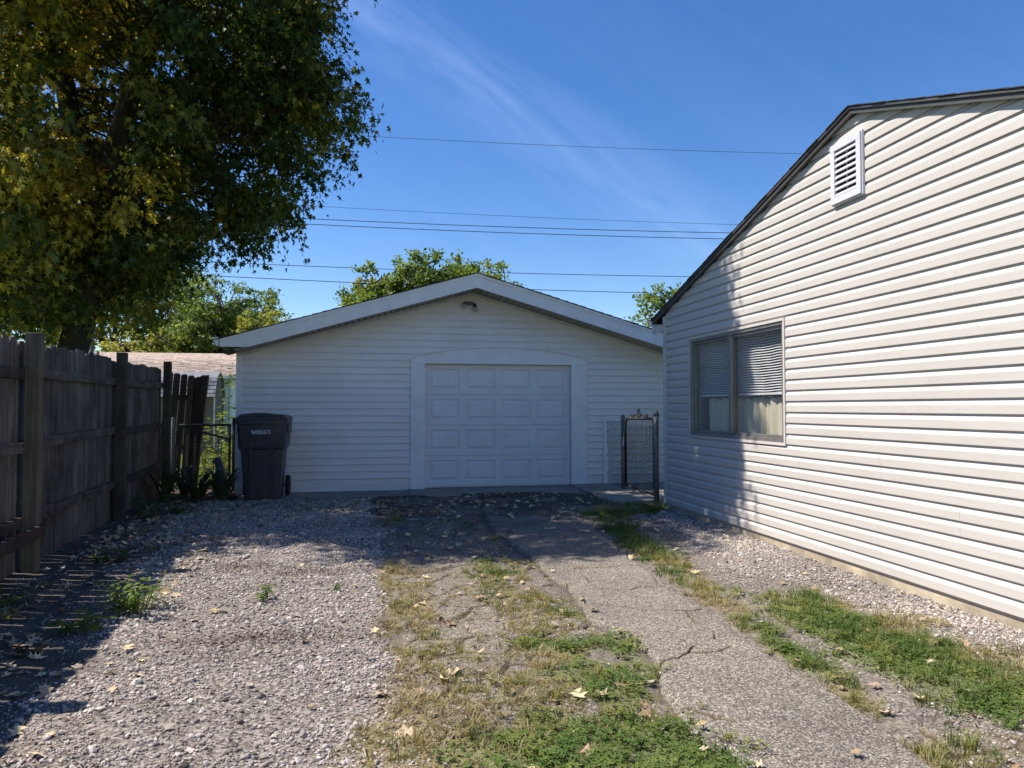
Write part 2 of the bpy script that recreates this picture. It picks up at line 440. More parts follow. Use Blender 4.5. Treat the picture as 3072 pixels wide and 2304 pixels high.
# blobs: (x, y, rx, ry, weight)
CLOVER = [(1.03, 6.18, .24, .22, 1), (1.0, 5.85, .2, .3, .5), (1.17, 4.55, .15, .13, 1), (1.40, 4.36, .10, .06, 1), (1.36, 4.0, .17, .13, 1.3), (1.12, 3.92, .2, .1, 1), (.86, 4.02, .16, .12, .9),
          (.9, 3.55, .2, .2, .9), (1.15, 3.38, .17, .2, 1), (1.35, 3.62, .1, .25, .6), (.75, 2.85, .4, .3, 1.1), (1.1, 2.62, .35, .22, 1.2), (.45, 2.6, .4, .3, .6), (1.3, 2.45, .2, .2, .8), (.55, 3.45, .1, .1, .6), (.3, 3.35, .1, .1, .4),
          (2.75, 4.5, .28, .3, .9), (2.75, 3.9, .3, .4, 1.0), (2.72, 3.3, .3, .5, 1.2), (2.95, 2.8, .3, .45, 1.2), (2.25, 4.1, .1, .22, .9), (2.18, 3.6, .08, .3, .9), (2.2, 3.25, .07, .2, .6), (2.45, 4.95, .14, .15, .7), (2.9, 2.2, .4, .4, 1), (2.95, 8.9, .3, .3, .7), (2.5, 7.4, .12, .5, .6)]
GRASS = [(.22, 5.7, .2, .7, .9), (.3, 4.9, .2, .3, .5), (.9, 5.5, .28, .6, .9), (1.0, 4.8, .28, .3, .7), (.35, 3.9, .2, .3, .7), (.3, 3.2, .25, .4, 1.0), (.5, 2.7, .5, .4, .9), (.95, 4.2, .3, .2, .5), (.8, 3.2, .3, .5, .7), (1.1, 2.9, .3, .4, .6),
         (2.3, 5.0, .13, .5, .9), (2.45, 6.0, .2, .6, 1.0), (2.5, 7.0, .18, .6, .8), (2.7, 8.0, .3, .7, .7), (3.1, 9.0, .5, .35, 1.0), (3.4, 9.35, .4, .2, 1.0), (2.85, 4.3, .3, .5, .8), (2.9, 3.3, .35, .9, .9), (2.2, 3.7, .1, .6, .8), (2.12, 3.0, .08, .3, .6), (3.3, 4.0, .2, .12, .3), (3.4, 3.35, .2, .15, .3), (2.1, 2.45, .25, .15, .8), (1.85, 4.62, .12, .06, .6), (1.6, 5.74, .12, .03, .7),
         (.95, 4.1, .2, .5, .5), (.25, 4.4, .2, .5, .6), (.65, 3.5, .3, .4, .6), (.3, 2.8, .3, .5, .7), (.2, 8.8, .2, .5, .4), (1.0, 8.0, .12, .5, .35), (1.2, 7.3, .1, .4, .4), (-.3, 10.3, .5, .25, .25), (-2.2, 6.3, .3, .5, .25), (-2.4, 5.2, .25, .7, .45), (-2.45, 8.3, .3, .5, .35), (-2.3, 4.2, .3, .6, .35), (2.1, 10.6, .2, .1, .5), (-2.0, 7.3, .15, .2, .4)]
def blobs(tab, x, y):
    t = np.zeros(np.shape(x))
    for bx, by, rx, ry, w in tab:
        t = t + w * np.exp(-((x - bx) / rx) ** 2 - ((y - by) / ry) ** 2)
    return t
def clover_m(x, y):
    return sstep(0.18, 0.85, blobs(CLOVER, x, y) * (0.05 + 1.9 * fbm(x, y, 0.22, 41, 5)) * (0.55 + 0.9 * vnoise(x, y, 0.05, 43))) * (1 - 0.9 * sstep(0.0, 0.05, strip_s(x, y) - 0.02))
def grass_m(x, y):
    return sstep(0.16, 0.8, blobs(GRASS, x, y) * (0.05 + 1.8 * fbm(x, y, 0.3, 45, 5)) * (0.5 + vnoise(x, y, 0.06, 47))) * (1 - 0.75 * sstep(0.0, 0.05, strip_s(x, y) - 0.02) * (y < 9))
def gravel_m(x, y):
    w = 0.35 * (fbm(x, y, 0.5, 21, 4) - 0.5)
    a = sstep(-0.08, 0.10, itp(GRAV_R, y) - x + w) * sstep(-0.25, 0.3, x - itp(GRAV_L, y) + w * 1.5) * sstep(11.6, 10.8, y)
    b = sstep(-0.1, 0.08, x - itp(HG_L, y) + w * 0.8) * (x < 3.79) * sstep(9.6, 9.0, y)
    return np.maximum(a, b)
def mid_m(x, y):   # the broken old paving between the gravel and the sound strip
    return sstep(-0.05, 0.1, x - itp(GRAV_R, y)) * sstep(-0.05, 0.1, itp(ASPH_L, y) - x) * (y < 11.2)

def ground_z(x, y):
    x = np.asarray(x, float); y = np.asarray(y, float)
    near = sstep(-8, -3, x) * sstep(14, 9, x) * sstep(20, 13, y) * sstep(-6, -1, y)
    z = -0.012 + 0.035 * (fbm(x, y, 0.9, 5, 3) - 0.5) * near + 0.02 * (fbm(x, y, 0.16, 6, 3) - 0.5) * near
    z = z + 0.012 * gravel_m(x, y) + 0.01 * clover_m(x, y)
    z = z - 0.03 * sstep(3.2, 3.7, x) * (x < 9) * sstep(10, 9, y) * (y > -2)
    z = z - 0.03 * sstep(0.0, 0.1, strip_s(x, y))
    z = z - 0.05 * sstep(11.0, 11.2, y) * (x > -2.1) * (x < 5.3) * (y < 19)
    return z

def asph_z(x, y):
    s = strip_s(x, y)
    z = 0.010 + 0.018 * (fbm(x, y, 0.8, 61, 3) - 0.5) + 0.006 * (fbm(x, y, 0.06, 62, 3) - 0.5)
    top = -0.09 + 0.095 * sstep(-0.05, 0.03, s)
    # broken remains of the middle lane
    rem = mid_m(x, y) * sstep(0.40, 0.56, fbm(x, y, 0.55, 71, 4) + 0.30 * np.exp(-((x - 0.62) / 0.22) ** 2) * (y > 3.0) + 0.14 * np.exp(-((x - 1.2) / 0.2) ** 2 - ((y - 2.9) / 0.35) ** 2))
    rem = rem * (1 - 0.8 * clover_m(x, y))
    dip = 0.025 * (1 - sstep(0.005, 0.028, worley_edge(x + 0.05 * fbm(x, y, .1, 4, 2), y, 0.30, 77)))
    top2 = -0.055 + 0.055 * rem - dip
    rr = sstep(0.05, 0.2, x - itp(ASPH_R, y)) * sstep(2.95, 2.75, y + 0.5 * (fbm(x, y, .3, 8) - .5)) * sstep(2.75, 2.5, x)
    top = np.maximum(top, np.maximum(top2, -0.06 + 0.055 * rr))
    cd = crack_dist(x, y)
    top = top - 0.028 * (1 - sstep(0.0015, 0.007, cd))
    return z + top

def soil_material():
    m, nt, p = mat_base('soil')
    at = nt.nodes.new('ShaderNodeAttribute'); at.attribute_name = 'col'
    sep = nt.nodes.new('ShaderNodeSeparateColor'); nt.links.new(at.outputs['Color'], sep.inputs['Color'])
    n = noise(nt, 3.0, 8, 0.65); r = ramp(nt, [(0.3, (0.055, 0.045, 0.037)), (0.55, (0.105, 0.088, 0.073)), (0.75, (0.175, 0.15, 0.125))])
    nt.links.new(n.outputs['Fac'], r.inputs['Fac'])
    v = nt.nodes.new('ShaderNodeTexVoronoi'); v.inputs['Scale'].default_value = 75
    t = nt.nodes.new('ShaderNodeTexCoord'); nt.links.new(t.outputs['Object'], v.inputs['Vector'])
    rg = ramp(nt, [(0.0, (0.07, 0.06, 0.052)), (0.5, (0.17, 0.15, 0.132)), (1.0, (0.32, 0.29, 0.26))])
    sc = nt.nodes.new('ShaderNodeSeparateColor'); nt.links.new(v.outputs['Color'], sc.inputs['Color']); nt.links.new(sc.outputs[0], rg.inputs['Fac'])
    ns = noise(nt, 55, 4, 0.7); rs = ramp(nt, [(0.35, (0.15, 0.115, 0.065)), (0.65, (0.30, 0.24, 0.14))]); nt.links.new(ns.outputs['Fac'], rs.inputs['Fac'])
    nl = noise(nt, 2.2, 6, 0.7); rl = ramp(nt, [(0.3, (0.05, 0.09, 0.018)), (0.7, (0.10, 0.155, 0.032))]); nt.links.new(nl.outputs['Fac'], rl.inputs['Fac'])
    c = mixc(nt, sep.outputs[0], r.outputs['Color'], rg.outputs['Color'])
    c = mixc(nt, sep.outputs[1], c, rs.outputs['Color'])
    c = mixc(nt, sep.outputs[2], c, rl.outputs['Color'])
    nt.links.new(c, p.inputs['Base Color']); p.inputs['Roughness'].default_value = 0.97; p.inputs['Specular IOR Level'].default_value = 0.15
    bump(nt, p, ns.outputs['Fac'], 0.7, 0.012)
    return m

def asphalt_material():
    m, nt, p = mat_base('asphalt')
    t = nt.nodes.new('ShaderNodeTexCoord')
    v = nt.nodes.new('ShaderNodeTexVoronoi'); v.inputs['Scale'].default_value = 135; nt.links.new(t.outputs['Object'], v.inputs['Vector'])
    sc = nt.nodes.new('ShaderNodeSeparateColor'); nt.links.new(v.outputs['Color'], sc.inputs['Color'])
    r = ramp(nt, [(0.0, (0.085, 0.078, 0.071)), (0.40, (0.19, 0.172, 0.152)), (0.75, (0.30, 0.272, 0.238)), (1.0, (0.50, 0.46, 0.40))]); nt.links.new(sc.outputs[0], r.inputs['Fac'])
    rd = ramp(nt, [(0.25, (1, 1, 1)), (0.7, (0.62, 0.61, 0.60))]); nt.links.new(v.outputs['Distance'], rd.inputs['Fac'])
    c = mixc(nt, 1.0, r.outputs['Color'], rd.outputs['Color'], 'MULTIPLY')
    b = noise(nt, 1.3, 7, 0.7); rb = ramp(nt, [(0.3, (0.70, 0.69, 0.68)), (0.7, (1.12, 1.1, 1.06))]); nt.links.new(b.outputs['Fac'], rb.inputs['Fac'])
    c = mixc(nt, 1.0, c, rb.outputs['Color'], 'MULTIPLY')
    s = noise(nt, 6, 4, 0.6); rs = ramp(nt, [(0.70, (0, 0, 0)), (0.78, (0.6,) * 3)]); nt.links.new(s.outputs['Fac'], rs.inputs['Fac'])
    c = mixc(nt, rs.outputs['Color'], c, (0.05, 0.048, 0.045))
    at = nt.nodes.new('ShaderNodeAttribute'); at.attribute_name = 'col'
    sep = nt.nodes.new('ShaderNodeSeparateColor'); nt.links.new(at.outputs['Color'], sep.inputs['Color'])
    nm = noise(nt, 9, 5, 0.7); rm = ramp(nt, [(0.45, (0.10, 0.065, 0.03)), (0.6, (0.13, 0.115, 0.03))]); nt.links.new(nm.outputs['Fac'], rm.inputs['Fac'])
    c = mixc(nt, sep.outputs[0], c, rm.outputs['Color'])
    c = mixc(nt, sep.outputs[1], c, (0.035, 0.028, 0.02))
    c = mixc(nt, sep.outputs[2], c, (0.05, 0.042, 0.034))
    nt.links.new(c, p.inputs['Base Color']); p.inputs['Roughness'].default_value = 0.9; p.inputs['Specular IOR Level'].default_value = 0.25
    inv = nt.nodes.new('ShaderNodeMath'); inv.operation = 'SUBTRACT'; inv.inputs[0].default_value = 1.0; nt.links.new(v.outputs['Distance'], inv.inputs[1])
    bump(nt, p, inv.outputs[0], 0.55, 0.004)
    return m

def grid_mesh(name, xs, ys, zf, mat, colf):
    X, Y = np.meshgrid(xs, ys); x, y = X.ravel(), Y.ravel()
    v = np.stack([x, y, zf(x, y)], 1)
    nx, ny = len(xs), len(ys)
    i = (np.arange(ny - 1)[:, None] * nx + np.arange(nx - 1)[None, :]).ravel()
    loops = np.stack([i, i + 1, i + nx + 1, i + nx], 1)
    o = np_mesh(name, v, loops, np.full(len(i), 4), mat, col=colf(x, y), smooth=True)
    return o

xs = np.concatenate([[-900, -400, -200, -100, -60, -40, -30, -24, -18, -14, -11, -9, -7, -6, -5, -4.4, -4, -3.6], np.arange(-3.3, 3.95, 0.045), [4.2, 5, 6, 8, 11, 15, 20, 30, 45, 70, 120, 250, 500, 900]])
ys = np.concatenate([[-900, -300, -100, -40, -15, -6, -2, 0, 1.0], np.arange(1.6, 12.6, 0.045), [13, 13.5, 14, 15, 16, 17, 18, 20, 22, 24, 27, 30, 34, 40, 50, 70, 110, 200, 400, 900]])
def soil_col(x, y):
    c = np.zeros((len(x), 3), np.float32)
    c[:, 0] = np.maximum.reduce([gravel_m(x, y), 0.55 * mid_m(x, y), 0.7 * (x > 2.0) * (x < 3.8) * (y < 9.6)]) * (y < 12)
    c[:, 1] = np.clip(np.maximum(grass_m(x, y) * 0.8, clover_m(x, y) * 0.4), 0, 1)
    lawn = np.maximum.reduce([sstep(0.0, 0.4, fence_x(y) - 0.15 - x), sstep(12.6, 13.4, y), sstep(4.5, 6, x)])
    c[:, 2] = np.maximum(lawn, 0.5 * clover_m(x, y))
    c[:, 1] *= 1 - lawn
    return c
ground = grid_mesh('ground', xs, ys, ground_z, soil_material(), soil_col)
tag(ground, 'bare dirt and lawn ground around driveway and houses', kind='structure')

def asph_col(x, y):
    c = np.zeros((len(x), 3), np.float32)
    cd = crack_dist(x, y)
    s = strip_s(x, y)
    moss = (1 - sstep(0.004, 0.013, cd)) * sstep(0.40, 0.62, fbm(x, y, 0.3, 33)) * 0.8
    we = 1 - sstep(0.01, 0.05, worley_edge(x + 0.05 * fbm(x, y, .1, 4, 2), y, 0.30, 77))
    c[:, 0] = np.clip(np.maximum(moss, (s < 0) * (0.12 + 0.6 * we * sstep(0.4, 0.6, fbm(x, y, 0.4, 34)))), 0, 1)
    c[:, 2] = .85 * sstep(7.4, 9.2, y + 1.6 * (fbm(x, y, .7, 58) - .5)) * sstep(.30, .58, fbm(x, y, .35, 57))  # dark dirt before the garage, also painting in the deep shade there
    c[:, 1] = np.maximum(1 - sstep(0.0015, 0.0065, cd), (s < 0) * (1 - sstep(0.004, 0.014, worley_edge(x + 0.05 * fbm(x, y, .1, 4, 2), y, 0.30, 77))) * .8)
    return c
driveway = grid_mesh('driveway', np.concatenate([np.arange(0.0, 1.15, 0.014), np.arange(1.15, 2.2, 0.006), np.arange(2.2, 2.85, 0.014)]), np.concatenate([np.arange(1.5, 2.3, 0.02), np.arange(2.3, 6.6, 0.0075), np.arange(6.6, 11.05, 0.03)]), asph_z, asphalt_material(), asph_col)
tag(driveway, 'cracked worn asphalt driveway strip running to the garage door', kind='structure')

ap = MB().box((-1.95, 10.96, -0.2), (0.55, 12.0, -0.02)).build('apron', M['concrete'], bevel=0.01)
ap2 = MB().box((0.553, 10.86, -0.2), (3.22, 12.0, -0.008)).build('apron', M['concrete'], bevel=0.01)
ap3 = MB().box((3.225, 9.72, -0.2), (5.3, 11.99, 0.025)).build('walkway', M['concrete'], bevel=0.015)
for o, l in ((ap, 'concrete apron along the garage wall beside the wheeled bin'), (ap2, 'concrete apron sill under the garage door'), (ap3, 'concrete walkway slab under the small right gate')):
    tag(o, l, kind='structure')

# ================================================================== lap siding
def clip_profile(prof, t0, t1):
    out = []
    def at(t):
        for (a, da), (b, db) in zip(prof[:-1], prof[1:]):
            if a <= t <= b: return da + (db - da) * ((t - a) / max(1e-9, b - a))
        return prof[-1][1]
    out.append((t0, at(t0)))
    out += [(t, d) for t, d in prof if t0 < t < t1]
    out.append((t1, at(t1)))
    return out

def plank(P, prof, z0, z1, A, B, name, mat, parent, t0=0.0, t1=1.0):
    """One siding board: A(z), B(z) give its two ends along the wall; P(s,d,z) maps to the world."""
    pr = clip_profile(prof, t0, t1)
    zz = [z0 + (z1 - z0) * t for t, d in pr]
    dd = [d for t, d in pr]
    zz = [zz[0] + (0.16 * (z1 - z0) if t0 < 0.2 else 0)] + zz + [zz[-1]]; dd = [0.003] + dd + [0.0]
    n = len(zz)
    a = [P(A(z), d, z) for z, d in zip(zz, dd)]; b = [P(B(z), d, z) for z, d in zip(zz, dd)]
    m = MB(); m.v = a + b
    m.f = [(i, i + 1, n + i + 1, n + i) for i in range(n - 1)] + [tuple(range(n)), tuple(range(2 * n - 1, n - 1, -1))]
    return m.build(name, mat, parent)

# ================================================================== garage
GX, GS, GY = 1.578, 0.288, 12.0
garage = thing('garage', 'white sided detached garage with low gable roof and raised panel door', 'garage', (1.578, 15.5, 0))
def gz(x): return 3.183 - GS * abs(x - GX)
Pg = lambda s, d, z: (s, GY - d, z)
GPROF = [(0, 0.027), (0.09, 0.028), (0.16, 0.0275), (0.9, 0.006), (1.15, 0.001)]
pitch = 0.1105
zk = 0.165; k = 0
while zk < 3.15:
    z0, z1 = zk, zk + pitch
    gl = lambda z: max(-2.0, GX - (3.183 - z) / GS)
    gr = lambda z: min(5.2, GX + (3.183 - z) / GS)
    segs = []
    if z0 < 2.0:
        segs.append((gl, lambda z: 0.60)); segs.append((lambda z: 3.505, gr))
    else:
        seam = [1.55, 2.62, 0.4, 2.62, 1.55, 3.4][k % 6] if z0 > 2.2 else None
        if seam is None or z0 > 2.9: segs.append((gl, gr))
        else: segs += [(gl, lambda z, s=seam: s - 0.001), (lambda z, s=seam: s + 0.001, gr)]
    top = min(1.13, (3.17 - z0) / pitch)
    for a, b in segs:
        plank(Pg, GPROF, z0, z1, a, b, 'siding_board', M['garage_siding'], garage, 0.085, top)
    zk += pitch; k += 1
MB().box((-1.99, 11.987, -0.02), (0.598, 11.999, 0.16)).build('skirt_board', M['skirt_board'], garage, bevel=0.003)
MB().box((3.507, 11.987, -0.005), (3.80, 11.999, 0.16)).build('skirt_board', M['skirt_board'], garage, bevel=0.003)
MB().box((3.94, 11.987, -0.005), (5.2, 11.999, 0.16)).build('skirt_board', M['skirt_board'], garage, bevel=0.003)
# wall core, side and rear walls
core = MB()
core.box((-2.04, 12.003, -0.1), (0.79, 12.10, 2.1)); core.box((3.27, 12.003, -0.1), (5.19, 12.10, 2.1))
core.box((-2.04, 12.14, -0.1), (5.19, 12.20, 2.1))
core.prism([(-2.04, 12.003, 2.102), (5.19, 12.003, 2.102), (GX, 12.003, 3.17)], [(-2.04, 12.10, 2.102), (5.19, 12.10, 2.102), (GX, 12.10, 3.17)])
core.box((-2.065, 12.02, -0.1), (-2.042, 19.0, 2.13)); core.box((5.192, 12.02, -0.1), (5.215, 19.0, 2.13)); core.box((-2.04, 18.9, -0.1), (5.19, 19.0, 2.13))
core.build('wall', M['garage_siding'], garage)
cp = MB(); cp.box((-2.085, 11.965, -0.02), (-2.0, 11.998, 2.185)); cp.box((-2.085, 11.9985, -0.02), (-2.067, 12.08, 2.185)); cp.build('corner_trim', M['white_trim'], garage, bevel=0.003)
# frieze channel under the soffit
for s in (-1, 1):
    m = MB(); x0, x1 = GX, GX + s * 3.66
    q = [(x0, gz(x0) - 0.005), (x1, gz(x1) - 0.005), (x1, gz(x1) - 0.05), (x0, gz(x0) - 0.05)]
    m.prism([(x, 11.955, z) for x, z in q], [(x, 11.984, z) for x, z in q]); m.build('frieze_trim', M['old_trim'], garage)
# soffit panels
bk = MB()
for s in (-1, 1):
    xe = GX + s * 3.80
    bk.add([(GX, 11.43, gz(GX) + 0.02), (xe, 11.43, gz(xe) + 0.02), (xe, 12.1, gz(xe) + 0.02), (GX, 12.1, gz(GX) + 0.02)], [(0, 1, 2, 3)])
    n = 36; w = (3.62 if s < 0 else 3.8) / n
    for i in range(n):
        a = GX + s * (i * w + 0.008); b = GX + s * ((i + 1) * w - 0.008)
        q = [(a, gz(a)), (b, gz(b)), (b, gz(b) + 0.012), (a, gz(a) + 0.012)]
        MB().prism([(x, 11.437, z) for x, z in q], [(x, 11.99, z) for x, z in q]).build('soffit_panel', M['soffit'], garage)
bk.build('soffit_backing', M['soffit_gap'], garage)
# fascia, roof, shingles, gutter
def gtop(x): return 3.40 - GS * abs(x - GX)
for s in (-1, 1):
    xe = GX + s * 3.80
    lo = [(GX + s * t, max(gz(GX + s * t) - 0.012, 2.19)) for t in (0, 1.2, 2.4, 3.40, 3.80)]
    hi = [(GX + s * t, gtop(GX + s * t) - 0.045) for t in (3.80, 2.4, 1.2, 0)]
    q = lo + hi
    MB().prism([(x, 11.41, z) for x, z in q], [(x, 11.434, z) for x, z in q]).build('fascia', M['white_trim'], garage)
    q = [(GX, gtop(GX) - 0.05), (xe, gtop(xe) - 0.05), (xe, gtop(xe) - 0.004), (GX, gtop(GX) - 0.004)]
    MB().prism([(x, 11.395, z) for x, z in q], [(x, 11.409, z) for x, z in q]).build('drip_trim', M['white_trim'], garage)
    q = [(GX, gtop(GX) - 0.12), (xe, gtop(xe) - 0.12), (xe, gtop(xe) - 0.003), (GX, gtop(GX) - 0.003)]
    rf = MB().prism([(x, 11.436, z) for x, z in q], [(x, 19.3, z) for x, z in q]).build('roof', M['dark_shingle'], garage)
    n = 27; L = 3.92 / n
    for i in range(n):
        a = i * L; b = (i + 1) * L + 0.02
        ya = 11.375 + random.uniform(-0.012, 0.012); yb = 19.33
        xa, xb = GX + s * a, GX + s * b
        q = [(xa, gtop(xa)), (xb, gtop(xb) + 0.006), (xb, gtop(xb) + 0.014), (xa, gtop(xa) + 0.005)]
        MB().prism([(x, ya, z) for x, z in q], [(x, yb, z) for x, z in q]).build('shingle_course', M['dark_shingle'], rf)
gut = MB(); q = [(-2.235, 2.20), (-2.27, 2.20), (-2.335, 2.315), (-2.335, 2.325), (-2.235, 2.325)]
gut.prism([(x, 11.405, z) for x, z in q], [(x, 19.2, z) for x, z in q]); gut.build('gutter', M['white_trim'], garage)
MB().box((-2.228, 11.44, 2.188), (-2.07, 19.2, 2.20)).build('soffit_return', M['soffit'], garage)
q = [(-2.222, 2.15), (-2.09, 2.02), (-2.09, 2.186), (-2.222, 2.186)]
# door surround
MB().box((0.597, 11.952, -0.012), (0.815, 11.985, 2.005)).build('door_jamb', M['white_trim'], garage, bevel=0.003)
MB().box((3.245, 11.952, -0.004), (3.507, 11.985, 2.005)).build('door_jamb', M['white_trim'], garage, bevel=0.003)
MB().box((0.800, 11.986, -0.012), (0.8145, 12.058, 2.02)).build('jamb_liner', M['old_trim'], garage)
MB().box((3.2455, 11.986, -0.004), (3.268, 12.058, 2.02)).build('jamb_liner', M['old_trim'], garage)
MB().box((0.8148, 11.987, 2.008), (3.2452, 12.058, 2.03)).build('jamb_liner', M['old_trim'], garage)
arc = []
for i in range(25):
    t = i / 24; x = 0.590 + (3.515 - 0.590) * t
    arc.append((x, 2.085 + 0.195 * (1 - (2 * t - 1) ** 2) ** 0.9))
q = [(0.597, 2.007), (3.507, 2.007)] + [(x, z) for x, z in reversed(arc)]
MB().prism([(x, 11.952, z) for x, z in q], [(x, 11.985, z) for x, z in q]).build('arched_header', M['white_trim'], garage)
q = [(x, z + 0.001) for x, z in arc] + [(x, z + 0.022) for x, z in reversed(arc)]
MB().prism([(x, 11.922, z) for x, z in q], [(x, 11.985, z) for x, z in q]).build('header_moulding', M['white_trim'], garage)
MB().box((0.583, 11.95, 0.0), (0.5965, 11.985, 2.09)).build('edge_trim', M['white_trim'], garage)
MB().box((3.5075, 11.95, 0.0), (3.521, 11.985, 2.09)).build('edge_trim', M['white_trim'], garage)
# sectional door: four sections, each with four raised panels
DX0, DX1, DZ0, DZ1 = 0.8155, 3.2445, 0.018, 2.005
sh = (DZ1 - DZ0) / 4
for r in range(4):
    z0 = DZ0 + r * sh + 0.0015; z1 = DZ0 + (r + 1) * sh - 0.0025
    yf = 12.060
    px, pw = 0.075, 0.4875; pg = (DX1 - DX0 - 2 * px - 4 * pw) / 3
    rows = [z0, z0 + 0.085, z1 - 0.075, z1]
    cols = [DX0]
    for c in range(4): cols += [DX0 + px + c * (pw + pg), DX0 + px + c * (pw + pg) + pw]
    cols.append(DX1)
    m = MB()
    for i in range(len(cols) - 1):
        for j in range(3):
            if j == 1 and i % 2 == 1: continue
            m.add([(cols[i], yf, rows[j]), (cols[i + 1], yf, rows[j]), (cols[i + 1], yf, rows[j + 1]), (cols[i], yf, rows[j + 1])], [(0, 1, 2, 3)])
    m.add([(DX0, yf, z0), (DX1, yf, z0), (DX1, yf + 0.05, z0 + 0.008), (DX0, yf + 0.05, z0 + 0.008)], [(0, 3, 2, 1)])
    m.add([(DX0, yf, z1), (DX1, yf, z1), (DX1, yf + 0.05, z1 + 0.004), (DX0, yf + 0.05, z1 + 0.004)], [(0, 1, 2, 3)])
    sec = m.build('door_section', M['door_paint'], garage)
    for c in range(4):
        a, b = cols[1 + 2 * c], cols[2 + 2 * c]; lo, hi = rows[1], rows[2]
        rings = []
        for ins, dy in ((0, 0), (0.010, 0.018), (0.024, 0.019), (0.030, 0.014), (0.060, 0.002), (0.066, 0.001)):
            rings.append([(a + ins, yf + dy, lo + ins), (b - ins, yf + dy, lo + ins), (b - ins, yf + dy, hi - ins), (a + ins, yf + dy, hi - ins)])
        pm = MB(); pm.loft(rings, cap=False); n = len(pm.v); pm.f.append((n - 4, n - 3, n - 2, n - 1)); pm.build('raised_panel', M['door_paint'], sec)
MB().box((DX0, 12.052, 0.0), (DX1, 12.10, 0.017)).build('weather_strip', M['old_trim'], garage)
# board on the wall that carries the loose fence mesh
MB().box((3.802, 11.945, 0.0), (3.935, 11.97, 1.125)).build('wall_board', M['white_trim'], garage, bevel=0.002)

# twin lamp fixture
lamp = thing('wall_lamp', 'twin bulb flood light fixture under the garage gable peak', 'wall lamp', (1.53, 11.985, 2.95))
MB().box((1.475, 11.935, 2.962), (1.585, 11.983, 3.028)).build('junction_box', M['galvanised'], lamp, bevel=0.004)
MB().tube([(1.53, 11.936, 2.995), (1.53, 11.930, 2.995)], 0.012, 10).build('knockout', M['black'], lamp)
def globe(c, r, n=12, k=8):
    return [[(c[0] + r * math.sin(math.pi * j / k) * math.cos(2 * math.pi * i / n), c[1] + r * math.sin(math.pi * j / k) * math.sin(2 * math.pi * i / n), c[2] + r * math.cos(math.pi * j / k)) for i in range(n)] for j in range(1, k)]
for (sx, sz, bx, bz) in ((1.455, 3.0, 1.437, 2.945), (1.61, 2.985, 1.625, 2.895)):
    MB().tube([(1.53 + (sx - 1.53) * 0.6, 11.96, 2.995), (sx, 11.945, sz), (bx, 11.925, bz + 0.035)], [0.018, 0.024, 0.027], 10).build('socket', M['black'], lamp, True)
    MB().loft(globe((bx, 11.91, bz), 0.045)).build('bulb', M['bulb'], lamp, True)

# ================================================================== house
HX, AY = 3.80, 5.25
SL, SR = 0.283, 0.335
house = thing('house', 'cream dutch lap vinyl sided house gable end with dark shingle roof', 'house', (7.0, 5.4, 0))
def hz(y, c=3.66): return c - SL * (y - AY) if y > AY else c - SR * (AY - y)
HY0, HY1 = 1.5, 9.25
WY0, WY1, WZ0, WZ1 = 6.345, 8.425, 0.965, 2.125       # window opening
Ph = lambda s, d, z: (HX - d, s, z)
HPROF = [(0, 0.0160), (0.03, 0.0172), (0.57, 0.0198), (0.63, 0.0180), (0.77, 0.0078), (0.90, 0.0034), (1.05, 0.003)]
hp = 0.1005; zk = 0.052; k = 0
while zk < 3.64:
    z0, z1 = zk, zk + hp
    hl = lambda z: max(HY0, AY - (3.66 - z) / SR)
    hr = lambda z: min(HY1 - 0.055, AY + (3.66 - z) / SL)
    top = min(1.0, (3.655 - z0) / hp)
    seams = [[2.3, 5.02], [3.6, 7.4], [4.25, 7.9], [2.9, 6.1]][(k // 2) % 4]
    ends = [s for s in seams if hl(z1) + 0.15 < s < hr(z1) - 0.15]
    bounds = [hl] + [(lambda z, s=s: s) for s in ends] + [hr]
    def put(a, b, t0=0.0, t1=top):
        plank(Ph, HPROF, z0, z1, a, b, 'siding_board', M['house_siding'], house, t0, t1)
    for a, b in zip(bounds[:-1], bounds[1:]):
        ga = (lambda z, a=a: a(z) + 0.0008)
        gb = (lambda z, b=b: b(z) - 0.0008)
        if z1 <= WZ0 or z0 >= WZ1: put(ga, gb); continue
        am, bm_ = a(z0), b(z0)
        if am < WY0: put(ga, (lambda z, b=b: min(b(z), WY0)))
        if bm_ > WY1: put((lambda z, a=a: max(a(z), WY1)), gb)
        lo, hi = max(am, WY0), min(bm_, WY1)
        if hi > lo:
            if z0 < WZ0: put((lambda z, l=lo: l), (lambda z, h=hi: h), 0.0, (WZ0 - z0) / hp)
            if z1 > WZ1: put((lambda z, l=lo: l), (lambda z, h=hi: h), (WZ1 - z0) / hp, 1.0)
    zk += hp; k += 1
cm = MB(); cm.box((3.772, 9.195, 0.04), (3.799, 9.268, 2.50)); cm.box((3.7995, 9.2515, 0.04), (3.86, 9.268, 2.50)); cm.build('corner_trim', M['old_trim'], house, bevel=0.003)
core = MB()
core.box((3.801, HY0, 0.03), (3.93, WY0, 2.3)); core.box((3.801, WY1, 0.03), (3.93, 9.25, 2.3))
core.box((3.801, WY0, 0.03), (3.93, WY1, WZ0)); core.box((3.801, WY0, WZ1), (3.93, WY1, 2.3))
q = [(HY0, 2.302), (9.25, 2.302), (9.25, hz(9.25) - 0.01), (AY, 3.648), (HY0, hz(HY0) - 0.01)]
core.prism([(3.801, y, z) for y, z in q], [(3.93, y, z) for y, z in q])
core.build('wall', M['interior'], house)
sh_ = MB(); sh_.box((3.932, 9.13, 0.03), (12.0, 9.249, 2.5)); sh_.box((3.932, HY0, 0.03), (12.0, HY0 + 0.1, 2.4)); sh_.box((11.9, HY0 + 0.101, 0.03), (12.0, 9.129, 2.4)); sh_.build('outer_wall', M['house_siding'], house)
